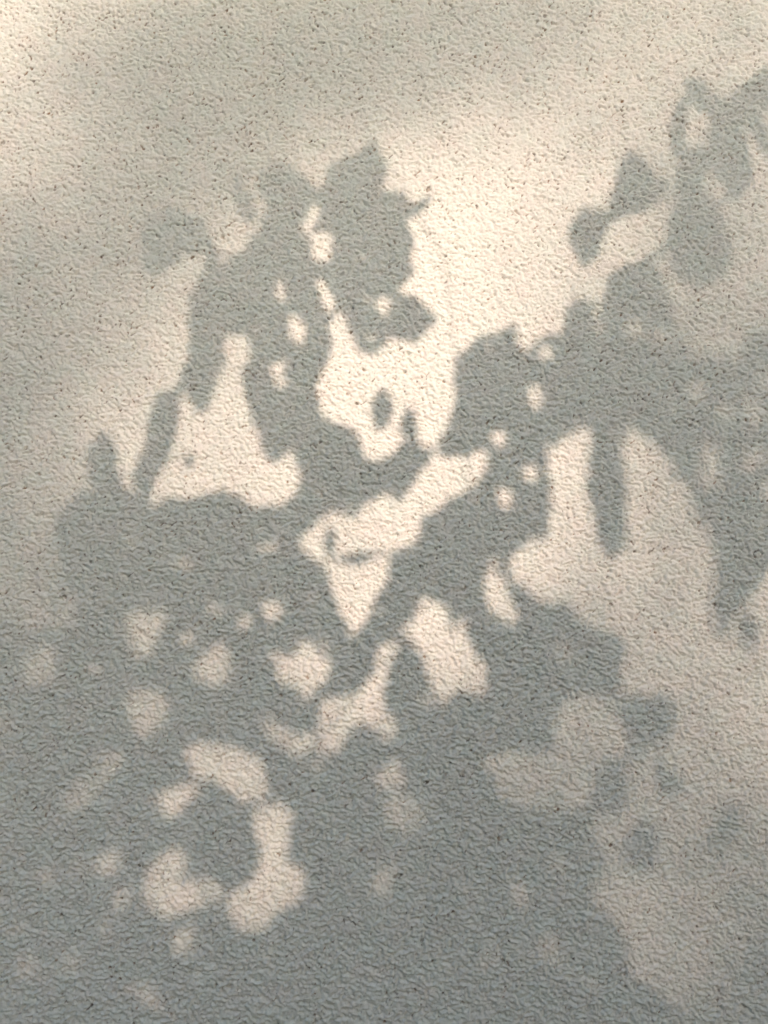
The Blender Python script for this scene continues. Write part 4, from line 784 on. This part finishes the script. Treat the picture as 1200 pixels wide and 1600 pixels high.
-86,934,243,16,9, -773,1407,289,14,7, -269,1181,312,15,8, -805,1706,291,17,7, -594,967,258,15,6, 483,953,299,18,7,
-165,1670,213,15,6, 156,1136,342,14,6, 382,1881,329,16,7, -292,1680,296,13,5, 112,1182,262,14,8, 277,1703,267,13,6,
-757,777,277,14,8, 635,1606,354,14,6, 587,1878,94,17,7, -325,610,231,13,6, 392,1373,238,15,6, 438,1557,221,15,7,
-123,1079,111,16,7, 790,703,272,19,8, -240,722,336,16,6,
]
L = np.array(LEAVES, float).reshape(-1, 5)
S3 = np.array(SUN)
cu, cv, an, ln, wd = L[:, 0]/1000, L[:, 1]/1000, np.radians(L[:, 2]), L[:, 3]/1000, L[:, 4]/1000
n = len(L)
low = np.clip((1.65-cv)/0.7, 0, 1); right = np.clip((cu-0.10)/0.3, 0, 1)*np.clip((1.62-cv)/0.1, 0, 1)
dist = 1.33 + 0.62*low + 0.65*right + 0.09*perlin(cu/0.33, cv/0.33, 2) + RNG.uniform(-0.07, 0.14, n)
zero = np.zeros(n)
a0 = np.stack([np.cos(an), zero, np.sin(an)], 1); b0 = np.stack([-np.sin(an), zero, np.cos(an)], 1)
avec = (a0 + S3*((-(a0@S3) + RNG.normal(0, .25, n))[:, None]))*ln[:, None]
bvec = (b0 + S3*((-(b0@S3) + RNG.normal(0, .20, n))[:, None]))*wd[:, None]
cen = np.stack([cu, zero, cv], 1) + S3*dist[:, None]
T = np.array([0, .125, .25, .375, .5, .625, .75, .875, 1.0]); HW = np.array([0.02, .20, .38, .48, .50, .45, .34, .18, 0.0])
tl = []
for t, h in zip(T, HW):
    for s in (-1, 0, 1):
        tl.append((t, s*h))
tl = np.array(tl)
LF = []
for i in range(8):
    for j in range(2):
        k = i*3+j
        LF.append((k, k+1, k+4, k+3))
LF = np.array(LF)
bend = RNG.uniform(-0.10, 0.14, n); fold = RNG.uniform(0.0, 0.22, n)
LV = (cen[:, None] + avec[:, None]*(tl[:, 0]-.5)[None, :, None] + bvec[:, None]*tl[:, 1][None, :, None]
      + S3*((bend[:, None]*ln[:, None]*4*(tl[:, 0]*(1-tl[:, 0]))[None] + fold[:, None]*wd[:, None]*np.abs(tl[:, 1])[None])[:, :, None]))
shrub = thing("leafy_shrub", "tall leafy green shrub in the sun, casting the leaf shadows on the wall", "shrub", (0.55, -1.80, 0))
loc = np.array(shrub.location)
own = np.argsort(-(wd*ln))[:280]
rest = np.setdiff1d(np.arange(n), own)
for i in own:
    mesh_np("leaf", LV[i]-loc, LF, lm, 4, shrub, smooth=True)
V = (LV[rest]-loc).reshape(-1, 3)
F = (LF[None]+(np.arange(len(rest))*27)[:, None, None]).reshape(-1, 4)
fol = mesh_np("foliage", V, F, lm, 4, shrub, smooth=True)
fol['kind'] = 'stuff'
# twigs: the shortest tree that joins the leaf bases and keeps to the leafy parts
base = cen - avec*0.5
bu, bv = cu - np.cos(an)*ln*.5, cv - np.sin(an)*ln*.5
root = np.array([0.55, -1.80, 0.0])
dense = np.zeros((210, 240), bool)                  # which parts of the wall the leaves shade, 1 cm cells
for sgn in np.linspace(-.4, .4, 7):
    for sw in (-.2, 0, .2):
        qu = cu + np.cos(an)*ln*sgn - np.sin(an)*wd*sw; qv = cv + np.sin(an)*ln*sgn + np.cos(an)*wd*sw
        dense[np.clip(((qv-.15)/.01).astype(int), 0, 209), np.clip(((qu+1.15)/.01).astype(int), 0, 239)] = True
def is_dense(u, v):
    i = np.clip(((u+1.15)/0.01).astype(int), 0, 239); j = np.clip(((v-0.15)/0.01).astype(int), 0, 209)
    return dense[j, i]
start = int(np.argmin((bu-0.1)**2 + (bv-0.50)**2))
inn = np.zeros(n, bool); par = np.full(n, -1); best = np.full(n, 1e9); order = []
cur = start
tot = np.zeros(n)
for _ in range(n):
    inn[cur] = True; order.append(cur)
    dd = np.linalg.norm(base-base[cur], axis=1)
    lit = np.zeros(n)
    for t in (.25, .5, .75):
        lit += ~is_dense(bu[cur]+(bu-bu[cur])*t, bv[cur]+(bv-bv[cur])*t)
    cost = dd*(1+9*lit) + 0.10*tot[cur]
    upd = (~inn) & (cost < best)
    best[upd] = cost[upd]; par[upd] = cur
    nxt = np.where(inn, 1e9, best)
    cur2 = int(np.argmin(nxt))
    if par[cur2] >= 0:
        tot[cur2] = tot[par[cur2]] + np.linalg.norm(base[cur2]-base[par[cur2]])
    cur = cur2
cnt = np.ones(n)
for i in reversed(order):
    if par[i] >= 0:
        cnt[par[i]] += cnt[i]
rad = np.minimum(0.0007*cnt**0.36, 0.009)
segs = []
for i in range(n):
    if par[i] < 0:
        continue
    p0, p1 = base[i], base[par[i]]; r0, r1 = rad[i], min(rad[par[i]], rad[i]*1.5)
    le = np.linalg.norm(p1-p0)
    if le < .03:
        segs.append((p0, p1, r0, r1)); continue
    sag = RNG.normal(0, .10, 3)*le - np.array([0, 0, .06*le])
    k1 = p0+(p1-p0)*.33+sag*.9; k2 = p0+(p1-p0)*.67+sag
    segs += [(p0, k1, r0, r0), (k1, k2, r0, (r0+r1)/2), (k2, p1, (r0+r1)/2, r1)]
segs.append((base[start], root, 0.010, 0.022))
V, F = tubes([(p-loc, q-loc, r, s) for p, q, r, s in segs])
mesh_np("branch", V, F, bm_, 4, shrub, smooth=True)

# ------------------------------------------------------------------ the tall tree farther off, whose crown thins the sun softly
TV = np.array([[.8,.48,.14,.04,.04,.12,.34,.45,.38],[.76,.42,.1,.04,.06,.24,.46,.52,.46],[.62,.27,.06,.08,.28,.62,.62,.48,.42],[.48,.14,.14,.5,.88,.94,.7,.4,.34],
 [.3,.11,.45,.74,1,1,.8,.36,.28],[.12,.16,.6,.8,1,1,.65,.34,.28],[.07,.32,.7,.85,1,1,.72,.36,.28],[.13,.42,.72,.9,1,1,.8,.45,.3],[.2,.38,.68,.86,1,1,.75,.45,.35],
 [.2,.3,.5,.75,1,.88,.56,.38,.4],[.1,.22,.48,.66,.95,.76,.36,.42,.62],[.1,.2,.36,.55,.72,.45,.2,.36,.56],[.14,.25,.5,.56,.45,.17,.17,.3,.27],[.14,.27,.6,.62,.3,.22,.42,.32,.09],
 [.14,.38,.64,.6,.26,.12,.42,.26,.04],[.12,.3,.38,.28,.2,.1,.34,.14,.02],[.08,.12,.18,.12,.1,.07,.09,.04,.02]])
gx_ = np.linspace(0, 1200, 9); gy_ = np.array([0] + [100*i for i in range(1, 16)] + [1600])
tv = math.tan(math.radians(31))
def wall2px(u, v):
    Zf = math.cos(PITCH) + (v-1.26)*math.sin(PITCH)          # camera is 1 m from the wall
    yy = -math.sin(PITCH) + (v-1.26)*math.cos(PITCH)
    return 600+u/Zf/tv*800, 800-yy/Zf/tv*800
def trans(u, v):
    x, y = wall2px(u, v)
    xs = np.clip(x, 0, 1200)/150; ys = np.clip(y, 0, 1600)/100
    xi = np.minimum(xs.astype(int), 7); yi = np.minimum(ys.astype(int), 15)
    fx, fy = xs-xi, ys-yi
    inner = (TV[yi, xi]*(1-fx)+TV[yi, xi+1]*fx)*(1-fy)+(TV[yi+1, xi]*(1-fx)+TV[yi+1, xi+1]*fx)*fy
    out = np.maximum(np.maximum(-x, x-1200), np.maximum(-y, y-1600))/350
    w = np.clip(out, 0, 1)
    nz_ = np.clip(0.32 + 0.9*perlin(u/0.55+3, v/0.55+8, 4), 0.06, 0.95)
    nz_ = nz_*np.interp(v, [.35, .9], [.15, 1])
    return inner*(1-w)+nz_*w
LFAR, WFAR = 0.058, 0.036
AREA = LFAR*WFAR*0.62
u0, u1, v0, v1 = -3.4, 3.2, -2.2, 4.0
CELL = 0.06
cgu, cgv = np.meshgrid(np.arange(u0, u1, CELL), np.arange(v0, v1, CELL))
cgu, cgv = cgu.ravel(), cgv.ravel()
want = -np.log(np.clip(trans(cgu+CELL/2, cgv+CELL/2), 0.03, 1))*1.22/AREA*CELL*CELL
cnt_ = np.floor(want + RNG.random(len(want))).astype(int)
pu = np.repeat(cgu, cnt_) + RNG.random(cnt_.sum())*CELL
pv = np.repeat(cgv, cnt_) + RNG.random(cnt_.sum())*CELL
edge = np.hypot((pu+0.1)/3.3, (pv-0.9)/3.1) + 0.10*perlin(pu/0.5, pv/0.5, 1)
keep = edge < 0.97
pu, pv = pu[keep], pv[keep]
m = len(pu)
pd = 19 + RNG.uniform(-1.9, 1.9, m)*np.sqrt(np.clip(1-(np.hypot(pu+0.1, pv-.9)/3.4)**2, .05, 1))
ang = RNG.uniform(0, 2*math.pi, m)
zero = np.zeros(m)
a0 = np.stack([np.cos(ang), zero, np.sin(ang)], 1)*LFAR; b0 = np.stack([-np.sin(ang), zero, np.cos(ang)], 1)*WFAR
av = a0 + S3*((-(a0@S3)+RNG.normal(0, .03, m))[:, None]); bv_ = b0 + S3*((-(b0@S3)+RNG.normal(0, .02, m))[:, None])
cc = np.stack([pu, zero, pv], 1)+S3*pd[:, None]
q = np.array([(-.5, 0), (-.15, .5), (.2, .42), (.5, 0), (.2, -.42), (-.15, -.5)])
V = cc[:, None]+av[:, None]*q[:, 0][None, :, None]+bv_[:, None]*q[:, 1][None, :, None]
qf = np.array([(0, 1, 2, 3), (0, 3, 4, 5)])
F = (qf[None]+(np.arange(m)*6)[:, None, None]).reshape(-1, 4)
tc = S3*19 + np.array([-.1, 0, .9])
tree = thing("tall_tree", "tall broadleaf tree with an open crown standing away from the wall", "tree", (tc[0], tc[1], 0))
tl_ = np.array(tree.location)
cr = mesh_np("crown", (V-tl_).reshape(-1, 3), F, tm, 4, tree)
cr['kind'] = 'stuff'
# trunk and limbs
tr_seg = []
p = np.array([0., 0., 0.]); r = 0.24
zc = tc[2]
for z in np.linspace(0.9, zc-2.0, 8):
    qn = np.array([0.10*math.sin(z*.7), 0.12*math.cos(z*.5)-.12, z]); tr_seg.append((p, qn, r, r*.93)); p = qn; r *= .93
V, F = tubes(tr_seg, 10)
mesh_np("trunk", V, F, bm_, 4, tree, smooth=True)
limbs = []
for k in range(11):
    a = k*2.4; q0 = p.copy(); rr = r*.55; dirn = np.array([math.cos(a)*.8, math.sin(a)*.8, .9+.3*math.sin(k)])
    for j in range(6):
        dirn = dirn + RNG.normal(0, .15, 3); qn = q0 + dirn/np.linalg.norm(dirn)*.55
        w3 = qn + tl_; tt = -w3[1]/(-S3[1]); sh = w3 - S3*(w3[1]/S3[1])          # where this limb would shade the wall
        if abs(sh[0]) < .62 and .6 < sh[2] < 2.1:
            break
        limbs.append((q0, qn, rr, rr*.75)); q0 = qn; rr *= .75
V, F = tubes(limbs, 7)
mesh_np("limb", V, F, bm_, 4, tree, smooth=True)

# ------------------------------------------------------------------ leafy screen added unseen behind the camera to block low sky light
added_hedge = thing("horizon_block_hedge", "long dark green foliage screen, added out of view to keep horizon light off the wall", "added_hedge", (0, -7.6, 0))
hn = 26000
hx = RNG.uniform(-15, 15, hn); ht = RNG.uniform(0, 1, hn)
front = RNG.random(hn) < .72
hz = np.where(front, ht*2.75, 2.75) + 0.10*perlin(hx/1.1, ht*3, 3)
hy = np.where(front, .45, .45-ht*.9) + 0.10*perlin(hx/.8, hz/.8, 2) + RNG.normal(0, .04, hn)
q4 = np.array([(-.5, 0), (0, .4), (.5, 0), (0, -.4)])
r1 = RNG.normal(0, 1, (hn, 3)); r1 /= np.linalg.norm(r1, axis=1, keepdims=True)
r2 = np.cross(r1, RNG.normal(0, 1, (hn, 3))); r2 /= np.linalg.norm(r2, axis=1, keepdims=True)
hc = np.stack([hx, hy, hz], 1)
V = hc[:, None] + .11*(r1[:, None]*q4[:, 0][None, :, None] + r2[:, None]*q4[:, 1][None, :, None])
hl = mesh_np("foliage", V.reshape(-1, 3), np.arange(hn*4).reshape(-1, 4), tm, 4, added_hedge)
hl['kind'] = 'stuff'
boxes("dense_core", [(-15, -.38, 0.1, 15, .36, 2.62)], tm, added_hedge)
